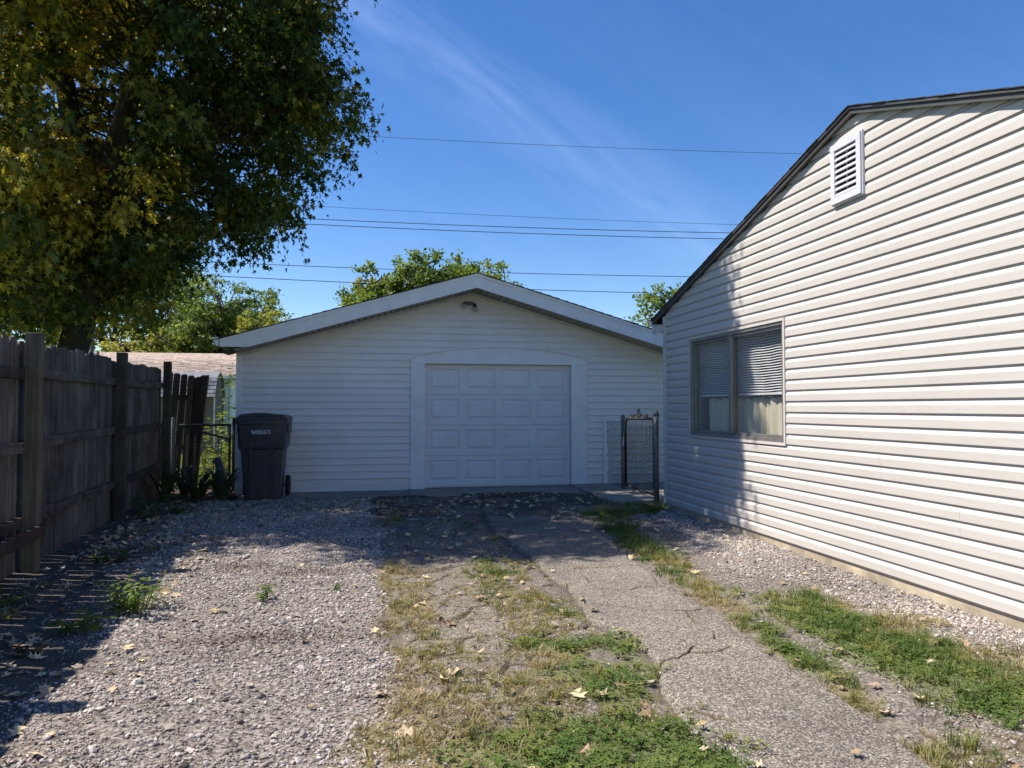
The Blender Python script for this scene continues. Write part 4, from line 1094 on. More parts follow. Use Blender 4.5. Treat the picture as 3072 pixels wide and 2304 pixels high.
MAPLE_PAL = [(0, (.030, .062, .014)), (.3, (.062, .098, .020)), (.5, (.15, .155, .030)), (.75, (.40, .34, .045)), (1, (.66, .54, .08))]
def maple_sun_yellow(C):  # leaf yellowing, plus sunlit left and upper right flanks painted into the tint
    left = sstep(-.25, -.37, C[:, 0] / C[:, 1])
    right = 0.55 * sstep(-2.0, -0.6, C[:, 0]) * sstep(4.5, 6.5, C[:, 2])
    hit = vnoise(C[:, 0] + 3.1 * C[:, 1], C[:, 2], .55, 9) > (.64 - .34 * left - .25 * right)  # patchy brighter clumps, painted as sun highlights
    return 0.12 + 0.12 * left + (0.24 + 0.16 * left) * hit + right * 0.14 + 0.12 * (vnoise(C[:, 0] * 1.0, C[:, 2] + C[:, 1], 1.1, 4) - .3)
def maple_keep(p):
    # lower right flank rises away from the trunk, and the crown stays clear of the yard below
    x, y, z = p
    lim = np.interp(x, [-6, -4.2, -3.4, -2.6, -1.8, -1.0, -.2, .5], [2.5, 2.6, 2.9, 3.4, 4.0, 4.75, 5.6, 7.0])
    if (x < -5.0 or z > 8.4) and x < -2 and (math.sin(x * 91.7 + y * 57.3 + z * 33.1) > -0.75): return False
    # a thin place in the foliage in front of the main stem
    if y < 10.8 and z > 2.4:
        xt = np.interp(z, [2.4, 3.6, 4.3, 5.6, 6.7, 8.2], [-4.05, -3.72, -3.6, -3.38, -2.9, -2.0]) * (0.25 + 0.75 * y / 11.0)
        if abs(x - xt) < 0.30: return False
    return z > lim
tb = (-4.2, 11.2, -0.05)
maple_limbs = [([(-4.2, 11.2, -.1), (-4.15, 11.2, 1.6), (-4.0, 11.1, 2.6), (-3.72, 11.0, 3.6), (-3.6, 11.0, 4.3)], [.25, .20, .19, .19, .18]),
               ([(-3.6, 11.0, 4.2), (-3.38, 10.9, 5.6), (-2.9, 10.7, 6.7), (-2.0, 10.5, 8.2), (-1.4, 10.4, 9.6)], [.17, .14, .11, .07, .03]),
               ([(-3.7, 11.0, 3.9), (-4.3, 11.4, 5.4), (-4.6, 11.5, 7.5), (-4.7, 11.6, 9.8)], [.18, .14, .10, .03]),
               ([(-4.0, 11.1, 2.7), (-4.7, 10.2, 3.9), (-5.0, 9.5, 5.4), (-5.2, 9.0, 7.2)], [.15, .12, .09, .03]),
               ([(-3.6, 11.0, 4.1), (-2.8, 10.8, 4.9), (-1.9, 10.6, 5.4), (-.9, 10.5, 5.8)], [.12, .09, .06, .02]),
               ([(-3.42, 10.95, 5.3), (-2.9, 10.2, 6.0), (-2.4, 9.3, 6.6), (-2.1, 8.6, 6.9)], [.10, .08, .05, .02]),
               ([(-4.7, 10.2, 3.9), (-5.4, 10.4, 5.2), (-6.4, 10.8, 6.8)], [.09, .07, .03]),
               ([(-3.38, 10.9, 5.6), (-2.4, 11.6, 6.3), (-1.4, 12.2, 6.8)], [.09, .06, .02])]
make_tree('maple_tree', 'huge maple tree with yellowing leaves overhanging the wooden fence', tb, maple_limbs, 1,
          [((-4.1, 11.0, 6.6), (4.1, 3.1, 4.2), 1.0), ((-3.2, 10.8, 5.7), (3.1, 2.6, 2.4), .50), ((-4.6, 10.2, 3.6), (2.0, 2.0, 1.5), .26), ((-.8, 9.6, 8.5), (1.6, 1.4, 1.4), .34), ((-3.1, 8.35, 6.9), (1.9, 1.0, 1.2), .26), ((-3.6, 10.9, 3.4), (1.2, 1.0, .9), .08)], 1100, 130, (.25, .34, .24), .096, MAPLE,
          MAPLE_PAL, maple_sun_yellow, M['maple_leaf'], 5, shell=.52, keep=maple_keep,
          extra=[(-3.15, 10.9, 2.75), (-4.0, 9.6, 2.6), (-4.6, 9.2, 2.5), (-5.2, 9.8, 2.6), (-4.3, 10.4, 2.6), (-3.8, 10.3, 2.75), (-1.75, 10.9, 4.0), (-1.6, 10.8, 4.3), (-.35, 10.8, 5.7)])

FAR_PAL = [(0, (.045, .085, .022)), (.5, (.125, .20, .042)), (.8, (.22, .275, .055)), (1, (.36, .35, .07))]
def far_tree(label, base, cr, ctr, nclump, per, size, seed, yel, spread=.35, up=0.0, group='trees beyond the yards'):
    bx_, by_ = base; cx, cy, cz = ctr; rx, ry, rz = cr
    limbs = [([(bx_, by_, -.1), (bx_ + .05, by_, cz - rz * .6), (cx, cy, cz + rz * .3)], [.24, .18, .05])]
    rr = random.Random(seed)
    for i in range(6):
        a = i * 1.05 + rr.random(); limbs.append(([(bx_, by_, cz - rz * (.7 - .1 * i)), (cx + rx * .4 * math.cos(a), cy + ry * .4 * math.sin(a), cz - rz * .1 + .2 * i), (cx + rx * .8 * math.cos(a), cy + ry * .8 * math.sin(a), cz + rz * .3)], [.10, .07, .02]))
    ells = [(ctr, cr, 1.0)]
    for i in range(5):
        a = rr.uniform(0, 6.28); ells.append(((cx + rx * .55 * math.cos(a), cy + ry * .5 * math.sin(a), cz + rz * rr.uniform(-.3, .55)), (rx * .5, ry * .5, rz * .42), .22))
    return make_tree('tree', label, (bx_, by_, 0), limbs, 1, ells, nclump, per, (spread, spread, spread * .8), size, RHOMB, FAR_PAL, lambda C: yel + .25 * (vnoise(C[:, 0], C[:, 2], 1.0, seed) - .5), M['far_leaf'], seed, shell=.35, droop=.3, upward=up, group=group)
far_tree('leafy green tree rising behind the garage roof peak', (2.0, 24.5), (3.0, 2.4, 1.75), (2.1, 24.5, 4.65), 760, 92, .125, 21, .52, .15, .7)
far_tree('sparse leafy treetop behind the right end of the garage roof', (9.0, 20.5), (1.5, 1.5, 1.45), (8.85, 20.5, 3.5), 90, 65, .12, 22, .50, .17, .3)
far_tree('dense dark and yellow green tree left of the garage beyond the brown roof', (-7.3, 37.5), (3.3, 3.0, 3.2), (-7.0, 37.5, 4.9), 430, 92, .15, 23, .46, .26)
far_tree('taller dark tree farther left behind the brown roof', (-13.0, 40.0), (4.6, 3.5, 4.5), (-12.6, 40, 5.6), 330, 92, .19, 24, .40, .34)
far_tree('low yellow green tree just above the brown roof ridge', (-10.2, 35.6), (2.0, 1.4, 1.3), (-10.2, 35.6, 3.6), 110, 70, .14, 25, .85, .25)
far_tree('yellow green tree against the left end of the garage eave', (-4.9, 35.4), (1.5, 1.4, 2.2), (-4.9, 35.4, 4.0), 120, 70, .14, 26, .80, .25)
far_tree('dark broad tree behind the big maple', (-17.5, 33.0), (4.5, 3.5, 4.2), (-17.5, 33, 5.0), 200, 80, .20, 27, .35, .45)

# ================================================================== neighbours
nb = thing('neighbour_house', 'low white house with brown shingled roof beyond the wooden fence', 'house', (-9.0, 33.0, 0))
def nroof(y): return 2.50 + (y - 29.6) * 0.305
nbw = MB(); nbw.box((-15.5, 30.0, -.1), (-2.5, 36.5, 2.42)); nbw.build('wall', M['far_siding'], nb)
for i in range(22):
    z = .12 + i * .105
    MB().prism([(-15.5, 29.975, z), (-15.5, 29.999, z), (-15.5, 29.999, z + .1)], [(-2.5, 29.975, z), (-2.5, 29.999, z), (-2.5, 29.999, z + .1)]).build('siding_board', M['far_siding'], nb)
MB().box((-15.6, 29.9, -.1), (-2.4, 29.97, .12)).build('foundation', M['concrete'], nb)
MB().prism([(-16, 29.6, 2.42), (-16, 33.3, 3.6), (-16, 37, 2.42)], [(-2.2, 29.6, 2.42), (-2.2, 33.3, 3.6), (-2.2, 37, 2.42)]).build('roof', M['brown_shingle'], nb)
MB().box((-16.0, 29.53, 2.40), (-2.2, 29.595, 2.52)).build('gutter', M['white_trim'], nb)
sv, sf = [], []
smb = MB(); rr = random.Random(4)
for i in range(27):
    y0 = 29.57 + i * .139; y1 = y0 + .15; x = -16 + rr.uniform(0, .2)
    while x < -2.25:
        w = rr.uniform(.18, .42); dz = rr.choice([.006, .012, .02])
        smb.add([(x, y0, nroof(y0) - .055 + dz), (min(x + w, -2.2), y0, nroof(y0) - .055 + dz), (min(x + w, -2.2), y1, nroof(y1) - .058 + dz * .3), (x, y1, nroof(y1) - .058 + dz * .3), (x, y0, nroof(y0) - .075), (min(x + w, -2.2), y0, nroof(y0) - .075)], [(0, 1, 2, 3), (4, 5, 1, 0)])
        x += w + .004
so = smb.build('shingles', M['brown_shingle'], nb); so['kind'] = 'stuff'
MB().box((-5.75, 29.87, .2), (-5.66, 29.95, 1.55)).build('downspout', M['cable'], nb)
MB().tube([(-5.70, 29.9, 2.42), (-5.70, 29.86, 2.2), (-5.70, 29.9, 1.95), (-5.70, 29.91, 1.55)], .055, 8).build('gutter_elbow', M['white_trim'], nb)
MB().box((-5.42, 29.9, .1), (-4.9, 29.972, 2.4)).build('corner_panel', M['white_trim'], nb)

shed = thing('garden_shed', 'small cream garden shed with grey gambrel shingle roof behind gate', 'shed', (-5.6, 23.0, 0))
MB().box((-7.6, 22.0, -.1), (-4.42, 23.2, 1.62)).build('wall', M['cream_wall'], shed)
ends = [(21.9, 1.58), (22.15, 2.12), (22.6, 2.30), (23.05, 2.12), (23.3, 1.58)]
MB().prism([(-7.6, y, z - .02) for y, z in ends], [(-4.421, y, z - .02) for y, z in ends]).build('gable', M['cream_wall'], shed)
for (ya, za), (yb, zb) in zip(ends[:-1], ends[1:]):
    q = [(ya, za), (yb, zb), (yb, zb + .03), (ya, za + .03)]
    MB().prism([(-7.7, y, z) for y, z in q], [(-4.36, y, z) for y, z in q]).build('roof', M['grey_shingle'], shed)
def shingle_rows(ya, za, yb, zb, nrow, x0, x1, w):
    d = Vector((0, yb - ya, zb - za)); L = d.length; d.normalize(); nrm = Vector((0, -d.z, d.y))
    for r in range(nrow):
        x = x0 - (w * .5 if r % 2 else 0)
        while x < x1:
            a, b = max(x, x0), min(x + w - .012, x1)
            if b - a > .03:
                p = [Vector((xx, ya, za)) + d * (L * t) + nrm * h for xx in (a, b) for t, h in ((r / nrow, .052), ((r + 1.15) / nrow if r < nrow - 1 else 1.0, .040), ((r + 1) / nrow, .032), (r / nrow, .034))]
                MB().prism(p[:4], p[4:]).build('shingle', M['grey_shingle'], shed)
            x += w
shingle_rows(21.9, 1.58, 22.15, 2.12, 5, -6.2, -4.36, .24)
MB().box((-4.419, 22.0, .1), (-4.40, 22.08, 1.6)).build('corner_board', M['white_trim'], shed)

mast = thing('steel_mast', 'thin grey steel pipe mast standing behind the wooden fence', 'mast', (-5.54, 16.0, 0))
MB().tube([(-5.54, 16, -.1), (-5.54, 16, 3.3)], .052, 12).build('pipe', M['galvanised'], mast, True)
MB().tube([(-5.54, 16, 3.3), (-5.54, 16, 3.34), (-5.54, 16, 3.40)], [.07, .075, .01], 12).build('cap', M['galvanised'], mast, True)

# overhead wires (left and right heights at Y = 26, sagging in between)
WIRES = [((-.56, 10.75), (16.3, 11.19), .008, 'topmost thin overhead wire high above the garage'), ((-2.0, 8.21), (13.6, 8.28), .007, 'thin overhead wire just above the pair of thicker wires'),
         ((-3.6, 7.765), (13.3, 7.95), .013, 'upper wire of the close pair of thick overhead wires'), ((-3.54, 7.58), (13.1, 7.71), .013, 'lower wire of the close pair of thick overhead wires'),
         ((-3.97, 6.14), (10.93, 6.205), .012, 'overhead wire passing just above the garage roof peak'), ((-4.7, 5.68), (10.4, 5.56), .013, 'lowest overhead wire, partly hidden by the garage peak')]
for (xa, za), (xb, zb), r, lab in WIRES:
    sl = (zb - za) / (xb - xa); pts = []
    for i in range(41):
        x = -32 + 74 * i / 40; t = (x - 5) / 37
        sag0 = lambda xx: 1.3 * ((xx - 5) / 37) ** 2
        # remove the sag's own chord so the wire passes both measured points
        ch = sag0(xa) + (sag0(xb) - sag0(xa)) * (x - xa) / (xb - xa)
        pts.append((x, 26, za + sl * (x - xa) + sag0(x) - ch))
    o = MB().tube(pts, r, 5).build('power_line', M['cable'], None, True)
    tag(o, lab, 'power line', 'overhead wires behind the garage')

# ================================================================== scatter (uncountable stuff)
def src_collection(name, objs):
    c = bpy.data.collections.new(name)
    for o in objs:
        for u in list(o.users_collection): u.objects.unlink(o)
        c.objects.link(o)
    return c

def scatter(name, label, coll, P, rot, scl, idx, tint):
    n = len(P); me = bpy.data.meshes.new(name)
    me.vertices.add(n); me.vertices.foreach_set('co', np.asarray(P, np.float32).ravel())
    for nm, ty, data, key in (('rot', 'FLOAT_VECTOR', rot, 'vector'), ('scl', 'FLOAT_VECTOR', scl, 'vector'), ('pick', 'INT', idx, 'value'), ('tint', 'FLOAT', tint, 'value')):
        a = me.attributes.new(nm, ty, 'POINT'); a.data.foreach_set(key, np.asarray(data, np.int32 if ty == 'INT' else np.float32).ravel())
    o = bpy.data.objects.new(name, me); COL.objects.link(o)
    ng = bpy.data.node_groups.new(name + '_nodes', 'GeometryNodeTree')
    ng.interface.new_socket('Geometry', in_out='INPUT', socket_type='NodeSocketGeometry'); ng.interface.new_socket('Geometry', in_out='OUTPUT', socket_type='NodeSocketGeometry')
    N, L = ng.nodes, ng.links
    gi, go = N.new('NodeGroupInput'), N.new('NodeGroupOutput')
    ci = N.new('GeometryNodeCollectionInfo'); ci.inputs['Collection'].default_value = coll; ci.inputs['Separate Children'].default_value = True; ci.inputs['Reset Children'].default_value = True
    ip = N.new('GeometryNodeInstanceOnPoints'); ip.inputs['Pick Instance'].default_value = True
    def attr(nm, ty):
        a = N.new('GeometryNodeInputNamedAttribute'); a.data_type = ty; a.inputs['Name'].default_value = nm
        return next(s for s in a.outputs if s.enabled and s.name == 'Attribute')
    er = N.new('FunctionNodeEulerToRotation')
    L.new(attr('rot', 'FLOAT_VECTOR'), er.inputs[0])
    L.new(gi.outputs[0], ip.inputs['Points']); L.new(ci.outputs[0], ip.inputs['Instance'])
    L.new(attr('pick', 'INT'), ip.inputs['Instance Index']); L.new(er.outputs[0], ip.inputs['Rotation']); L.new(attr('scl', 'FLOAT_VECTOR'), ip.inputs['Scale'])
    L.new(ip.outputs[0], go.inputs[0])
    md = o.modifiers.new('scatter', 'NODES'); md.node_group = ng
    tag(o, label, kind='stuff')
    return o

def surf_z(x, y):
    inside = (x > 0.0) & (x < 2.83) & (y > 1.5) & (y < 11.04)
    return np.where(inside, np.maximum(ground_z(x, y), asph_z(x, y)), ground_z(x, y))

def sample(dens, maxd, x0, x1, y0, y1, seed):
    rng = np.random.default_rng(seed); n = int((x1 - x0) * (y1 - y0) * maxd)
    x = rng.uniform(x0, x1, n); y = rng.uniform(y0, y1, n)
    k = rng.random(n) < dens(x, y) / maxd
    k &= ~((y > 10.9) & (y < 12.2) & (x > -1.97) & (x < 5))
    x, y = x[k], y[k]
    return x, y, surf_z(x, y), rng

# --- gravel
STONE = [(0, (.12, .103, .09)), (.25, (.245, .215, .192)), (.55, (.39, .352, .32)), (.8, (.53, .485, .445)), (.93, (.38, .28, .22)), (1, (.68, .65, .61))]
M['stone'] = mat_inst('stone', STONE)
def stone(seed):
    rr = random.Random(seed); bm_v = []; t = (1 + 5 ** .5) / 2
    base = [(-1, t, 0), (1, t, 0), (-1, -t, 0), (1, -t, 0), (0, -1, t), (0, 1, t), (0, -1, -t), (0, 1, -t), (t, 0, -1), (t, 0, 1), (-t, 0, -1), (-t, 0, 1)]
    f = [(0, 11, 5), (0, 5, 1), (0, 1, 7), (0, 7, 10), (0, 10, 11), (1, 5, 9), (5, 11, 4), (11, 10, 2), (10, 7, 6), (7, 1, 8), (3, 9, 4), (3, 4, 2), (3, 2, 6), (3, 6, 8), (3, 8, 9), (4, 9, 5), (2, 4, 11), (6, 2, 10), (8, 6, 7), (9, 8, 1)]
    sx, sy, sz = rr.uniform(.8, 1.3), rr.uniform(.7, 1.1), rr.uniform(.5, .85)
    for p in base:
        k = rr.uniform(.62, 1.12) / 1.9; bm_v.append((p[0] * k * sx, p[1] * k * sy, p[2] * k * sz))
    m = MB(); m.add(bm_v, f); return m.build('stone_%d' % seed, M['stone'])
stones = src_collection('stone_shapes', [stone(i) for i in range(8)])
def grav_d(x, y):
    g = gravel_m(x, y)
    veg = np.clip(grass_m(x, y) * 0.5 + clover_m(x, y), 0, 1)
    litter = sstep(-.2, .5, x - fence_x(y)) * (x < itp(GRAV_L, y)) * 260
    d = 3800 * g * (.45 + .55 * sstep(.3, .52, fbm(x, y, .55, 95))) * (1 - .75 * veg) + litter * (1 - g)
    d = d + mid_m(x, y) * np.where(y > 7.2, .2, 1) * (1 - g) * (330 + 900 * sstep(.5, .75, fbm(x, y, .35, 81))) * (1 - .6 * veg)
    ri = sstep(.05, .15, x - itp(ASPH_R, y)) * (x < 3.75) * (1 - g)
    d = d + ri * (900 + 1900 * sstep(.52, .7, fbm(x, y, .4, 83))) * (1 - .8 * veg) * (y < 9.6)
    d = d + 14 * (strip_s(x, y) > 0)
    return np.clip(d, 0, 3800) * np.where(y > 6.5, .8, 1)
x, y, z, rng = sample(grav_d, 3800, -3.1, 3.79, 1.7, 11.0, 3)
g = gravel_m(x, y); n = len(x)
s = .0070 * np.exp(rng.normal(0, .38, n)) * np.where(g > .5, 1.0, .72) * np.where(rng.random(n) < .008, 1.6, 1) * np.where(y > 6.5, 1.12, 1)
tint = np.clip(rng.normal(.50, .24, n) - .6 * (fbm(x, y, .7, 90, 4) - .47), 0, .9); tint = np.where(rng.random(n) < .04, rng.uniform(.92, 1, n), tint)
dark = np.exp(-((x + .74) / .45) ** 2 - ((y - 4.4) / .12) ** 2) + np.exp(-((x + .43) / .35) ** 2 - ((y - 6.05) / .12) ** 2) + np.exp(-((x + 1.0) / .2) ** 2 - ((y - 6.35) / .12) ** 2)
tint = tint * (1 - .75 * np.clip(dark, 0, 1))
scatter('gravel', 'grey crushed stone gravel on the parking strip and along the house', stones, np.stack([x, y, z + s * .25], 1), np.stack([rng.normal(0, .35, n), rng.normal(0, .35, n), rng.uniform(0, 6.28, n)], 1), np.stack([s, s, s], 1), rng.integers(0, 8, n), tint)

# --- clover
M['clover'] = mat_leaf('clover', .3, inst=True, stops=[(0, (.30, .25, .10)), (.3, (.20, .21, .055)), (.65, (.12, .175, .036)), (1, (.075, .135, .028))])
def clover_tuft(seed):
    rr = random.Random(seed); m = MB()
    for i in range(12):
        a = rr.uniform(0, 6.28); r = .055 * math.sqrt(rr.random()); cx, cy, cz = r * math.cos(a), r * math.sin(a), rr.uniform(.012, .038)
        th = rr.uniform(0, 6.28); tl = rr.uniform(-.4, .4); sz = rr.uniform(.009, .015)
        for k in range(3):
            b = th + k * 2.094; ux, uy = math.cos(b), math.sin(b); vx, vy = -uy, ux; dz = tl * math.cos(b) + rr.uniform(-.2, .1)
            m.add([(cx, cy, cz), (cx + sz * (.6 * ux + .5 * vx), cy + sz * (.6 * uy + .5 * vy), cz + sz * (.6 * dz + .15)), (cx + sz * 1.15 * ux, cy + sz * 1.15 * uy, cz + sz * 1.1 * dz), (cx + sz * (.6 * ux - .5 * vx), cy + sz * (.6 * uy - .5 * vy), cz + sz * (.6 * dz + .15))], [(0, 1, 2, 3)])
    return m.build('clover_%d' % seed, M['clover'])
clovers = src_collection('clover_shapes', [clover_tuft(i) for i in range(4)])
x, y, z, rng = sample(lambda x, y: 280 * clover_m(x, y), 280, -0.2, 3.6, 1.9, 9.6, 5)
n = len(x); s = rng.uniform(.65, 1.1, n)
scatter('clover', 'dark green clover patches between the driveway lanes', clovers, np.stack([x, y, z], 1), np.stack([rng.normal(0, .12, n), rng.normal(0, .12, n), rng.uniform(0, 6.28, n)], 1), np.stack([s, s, s], 1), rng.integers(0, 4, n), np.clip(.25 + .75 * clover_m(x, y) * fbm(x, y, .2, 7) * 1.5 + rng.normal(0, .15, n), 0, 1))

# --- grass, green and dry
M['grass'] = mat_leaf('grass', .3, inst=True, stops=[(0, (.36, .30, .19)), (.3, (.27, .24, .125)), (.5, (.21, .20, .06)), (.75, (.125, .165, .036)), (1, (.075, .125, .026))])
def grass_tuft(seed, hgt, nbl, flat=.5):
    rr = random.Random(seed); m = MB()
    for i in range(nbl):
        a = rr.uniform(0, 6.28); r = .03 * math.sqrt(rr.random()); px, py = r * math.cos(a), r * math.sin(a)
        b = a + rr.uniform(-1, 1); h = hgt * rr.uniform(.5, 1.15); w = rr.uniform(.0012, .0024); ln = rr.uniform(flat * .5, flat * 1.4)
        ux, uy = math.cos(b), math.sin(b); vx, vy = -uy * w, ux * w; V = []
        for t, ww in ((0, 1), (.5, .8), (1, .1)):
            o = h * ln * t * t; zz = h * (t - .35 * ln * t * t)
            V += [(px + ux * o - vx * ww, py + uy * o - vy * ww, zz), (px + ux * o + vx * ww, py + uy * o + vy * ww, zz)]
        m.add(V, [(0, 1, 3, 2), (2, 3, 5, 4)])
    return m.build('grass_%d' % seed, M['grass'])
grasses = src_collection('grass_shapes', [grass_tuft(0, .035, 20, 1.0), grass_tuft(1, .045, 18, .8), grass_tuft(2, .065, 14, .7), grass_tuft(3, .10, 12, .6), grass_tuft(4, .022, 22, 1.6)])
def grass_d(x, y): return 750 * np.maximum(grass_m(x, y), .45 * clover_m(x, y)) + 10 * (mid_m(x, y) > .5)
x, y, z, rng = sample(grass_d, 750, -3.0, 3.79, 1.9, 10.6, 6)
n = len(x); s = rng.uniform(.6, 1.3, n)
green = fbm(x, y, .45, 12, 3)
edge = np.exp(-((x - itp(ASPH_R, y) - .06) / .08) ** 2)
tint = np.clip(.10 + .75 * sstep(.32, .62, green) * (.40 + .75 * clover_m(x, y) + .5 * (x > 2.2) + .2 * edge + .5 * (y > 7.3) + .5 * (x < -1.5) + .35 * (y > 4.6) * (x > .7)) + rng.normal(0, .16, n), 0, 1)
pick = np.where(rng.random(n) < .55, 4, rng.integers(0, 3, n)); pick = np.where((x > 2.0) & (rng.random(n) < .30), rng.integers(2, 4, n), pick); pick = np.where((y > 6.5) & (rng.random(n) < .35), rng.integers(2, 4, n), pick)
scatter('grass', 'patchy green and dried grass growing through the driveway', grasses, np.stack([x, y, z - .003], 1), np.stack([rng.normal(0, .2, n), rng.normal(0, .2, n), rng.uniform(0, 6.28, n)], 1), np.stack([s, s, s], 1), pick, tint)
x, y, z, rng = sample(lambda x, y: 90 + 0 * x, 90, -7, -2.2, 12.6, 22, 8)
n = len(x); s = rng.uniform(1.0, 1.8, n)
scatter('lawn_grass', 'bright sunlit lawn grass beyond the left gate', grasses, np.stack([x, y, z], 1), np.stack([rng.normal(0, .15, n), rng.normal(0, .15, n), rng.uniform(0, 6.28, n)], 1), np.stack([s, s, s], 1), rng.integers(1, 4, n), np.clip(rng.normal(.75, .12, n), 0, 1))

# --- leaf litter and crumbs
M['litter'] = mat_inst('litter', [(0, (.10, .055, .03)), (.3, (.26, .17, .10)), (.7, (.46, .37, .25)), (1, (.60, .50, .30))])
def curled_leaf(seed, mat, name):
    rr = random.Random(seed); V = []; c1, c2, tw = rr.uniform(-.4, .5), rr.uniform(-.1, .6), rr.uniform(-.4, .4)
    out = [(0, 0)] + [(u + rr.uniform(-.03, .03), v + rr.uniform(-.03, .03)) for u, v in ((-.02, .22), (.06, .40), (.27, .17), (.48, .52), (.56, .18), (1, 0), (.56, -.18), (.48, -.52), (.27, -.17), (.06, -.40), (-.02, -.22))]
    pts = [(.33, 0)] + out[1:]
    for u, v in pts:
        V.append((u - .33, v, c1 * (u - .33) ** 2 + c2 * v * v + tw * (u - .33) * v + rr.uniform(0, .05)))
    n = len(pts) - 1
    m = MB(); m.add(V, [(0, i, i % n + 1) for i in range(1, n + 1)])
    # stalk
    m.tube([(V[0][0] - .3, 0, V[0][2] - .0), (V[0][0] - .62, .05 * tw, .10), (V[0][0] - .85, .15 * tw, .16)], .012, 3)
    return m.build(name, mat)
litters = src_collection('litter_shapes', [curled_leaf(i, M['litter'], 'litter_%d' % i) for i in range(6)])
def litter_d(x, y):
    f = x - fence_x(y)
    d = 110 * sstep(.05, .3, f) * sstep(1.5, .9, f) * (y > 2.5) * (.2 + 1.3 * sstep(.35, .7, fbm(x, y, .5, 51)))
    d = d + 55 * sstep(8.2, 9.2, y) * (x < -.2) * (f > .1) + 40 * sstep(8.8, 10.2, y) * (x > -.4) * (x < 3.6)
    d = d + 7 * (x > -.1) * (x < 1.4) + 4 * (x > 2.1) + 12 * (y > 6.8) * (x > -.1) * (x < 2.6) + .8
    return d
x, y, z, rng = sample(litter_d, 160, -3.0, 3.7, 2.2, 11.0, 9)
n = len(x); s = rng.uniform(.035, .085, n)
scatter('leaf_litter', 'pale dry fallen leaves scattered in the shade along the fence', litters, np.stack([x, y, z + .012], 1), np.stack([rng.normal(0, .3, n), rng.normal(0, .3, n), rng.uniform(0, 6.28, n)], 1), np.stack([s, s, s], 1), rng.integers(0, 6, n), np.clip(rng.normal(.68, .22, n), 0, 1))
M['crumb'] = mat_inst('crumb', [(0, (.05, .028, .018)), (.5, (.12, .075, .045)), (1, (.26, .16, .09))])
def sliver(seed):
    rr = random.Random(seed); a = [(rr.uniform(-.1, .1), rr.uniform(-.1, .1), rr.uniform(0, .1)) for _ in range(3)]
    m = MB(); m.add([(-.5, a[0][1] - .08, a[0][2]), (-.5, a[0][1] + .08, a[0][2]), (0, .1 + a[1][1], .15 + a[1][2]), (.5, a[2][1], a[2][2]), (0, -.1 + a[1][1], .13)], [(0, 1, 2, 4), (4, 2, 3)])
    return m.build('sliver_%d' % seed, M['crumb'])
slivers = src_collection('sliver_shapes', [sliver(i) for i in range(4)])
DEB = [(-1.03, 6.34, .2, .14, 1), (-.45, 6.05, .32, .12, 1), (-.74, 4.38, .40, .09, .9), (-.2, 4.3, .2, .05, .6), (3.1, 3.95, .25, .12, .8), (3.35, 3.35, .25, .12, 1), (.35, 4.5, .2, .12, .7), (.2, 4.45, .2, .1, .7), (.25, 3.6, .2, .2, .6), (.2, 3.0, .15, .2, .5), (-1.2, 2.9, .3, .2, .4), (-1.1, 3.4, .2, .15, .4), (3.55, 3.0, .15, .3, .6), (2.5, 2.75, .15, .08, .9), (.6, 3.1, .25, .2, .5)]
def deb_d(x, y): return 2400 * np.clip(blobs(DEB, x, y) * (.3 + 1.2 * fbm(x, y, .15, 15)), 0, 1) + 25 * mid_m(x, y)
x, y, z, rng = sample(deb_d, 2400, -2, 3.78, 2.0, 7.5, 10)
n = len(x); s = rng.uniform(.012, .035, n)
scatter('leaf_crumbs', 'brown crumbled leaf debris in small heaps on the gravel', slivers, np.stack([x, y, z + .012], 1), np.stack([rng.normal(0, .5, n), rng.normal(0, .5, n), rng.uniform(0, 6.28, n)], 1), np.stack([s, s, s], 1), rng.integers(0, 4, n), rng.random(n))

# ================================================================== single fallen leaves in the sun
shapes = [curled_leaf(100 + i, M[['fallen', 'fallen_tan', 'fallen_yellow'][i % 3]], 'fallen_leaf') for i in range(6)]
spots = [(.93, 5.72), (.82, 5.6), (1.02, 5.45), (.72, 5.35), (1.1, 5.2), (.88, 5.0), (.62, 5.1), (1.22, 5.85), (.7, 4.4), (.55, 4.35), (.4, 4.6), (.72, 4.38), (1.07, 4.3), (.62, 3.35), (.88, 3.28), (.48, 3.62), (.25, 3.38), (.78, 3.2), (1.28, 3.36), (1.24, 3.3), (1.28, 2.78), (1.22, 2.6), (.98, 3.95), (1.35, 4.02), (.3, 5.5), (.05, 5.9), (-.1, 5.5), (-.9, 5.1), (-.6, 5.7), (-.35, 4.2), (-.55, 3.6), (-.25, 3.3), (-1.0, 5.0), (.1, 7.0), (.35, 7.3), (.5, 6.6), (1.6, 7.4), (1.7, 6.6), (2.38, 4.6), (2.3, 3.9), (2.14, 3.42), (2.48, 3.6), (2.7, 3.25), (2.28, 3.1), (3.15, 4.1), (3.3, 4.0), (3.2, 3.55), (3.45, 3.3), (2.6, 2.95), (1.75, 2.5), (-1.3, 5.9), (-1.1, 6.6), (.2, 3.75), (1.5, 6.2)]
rl = random.Random(77)
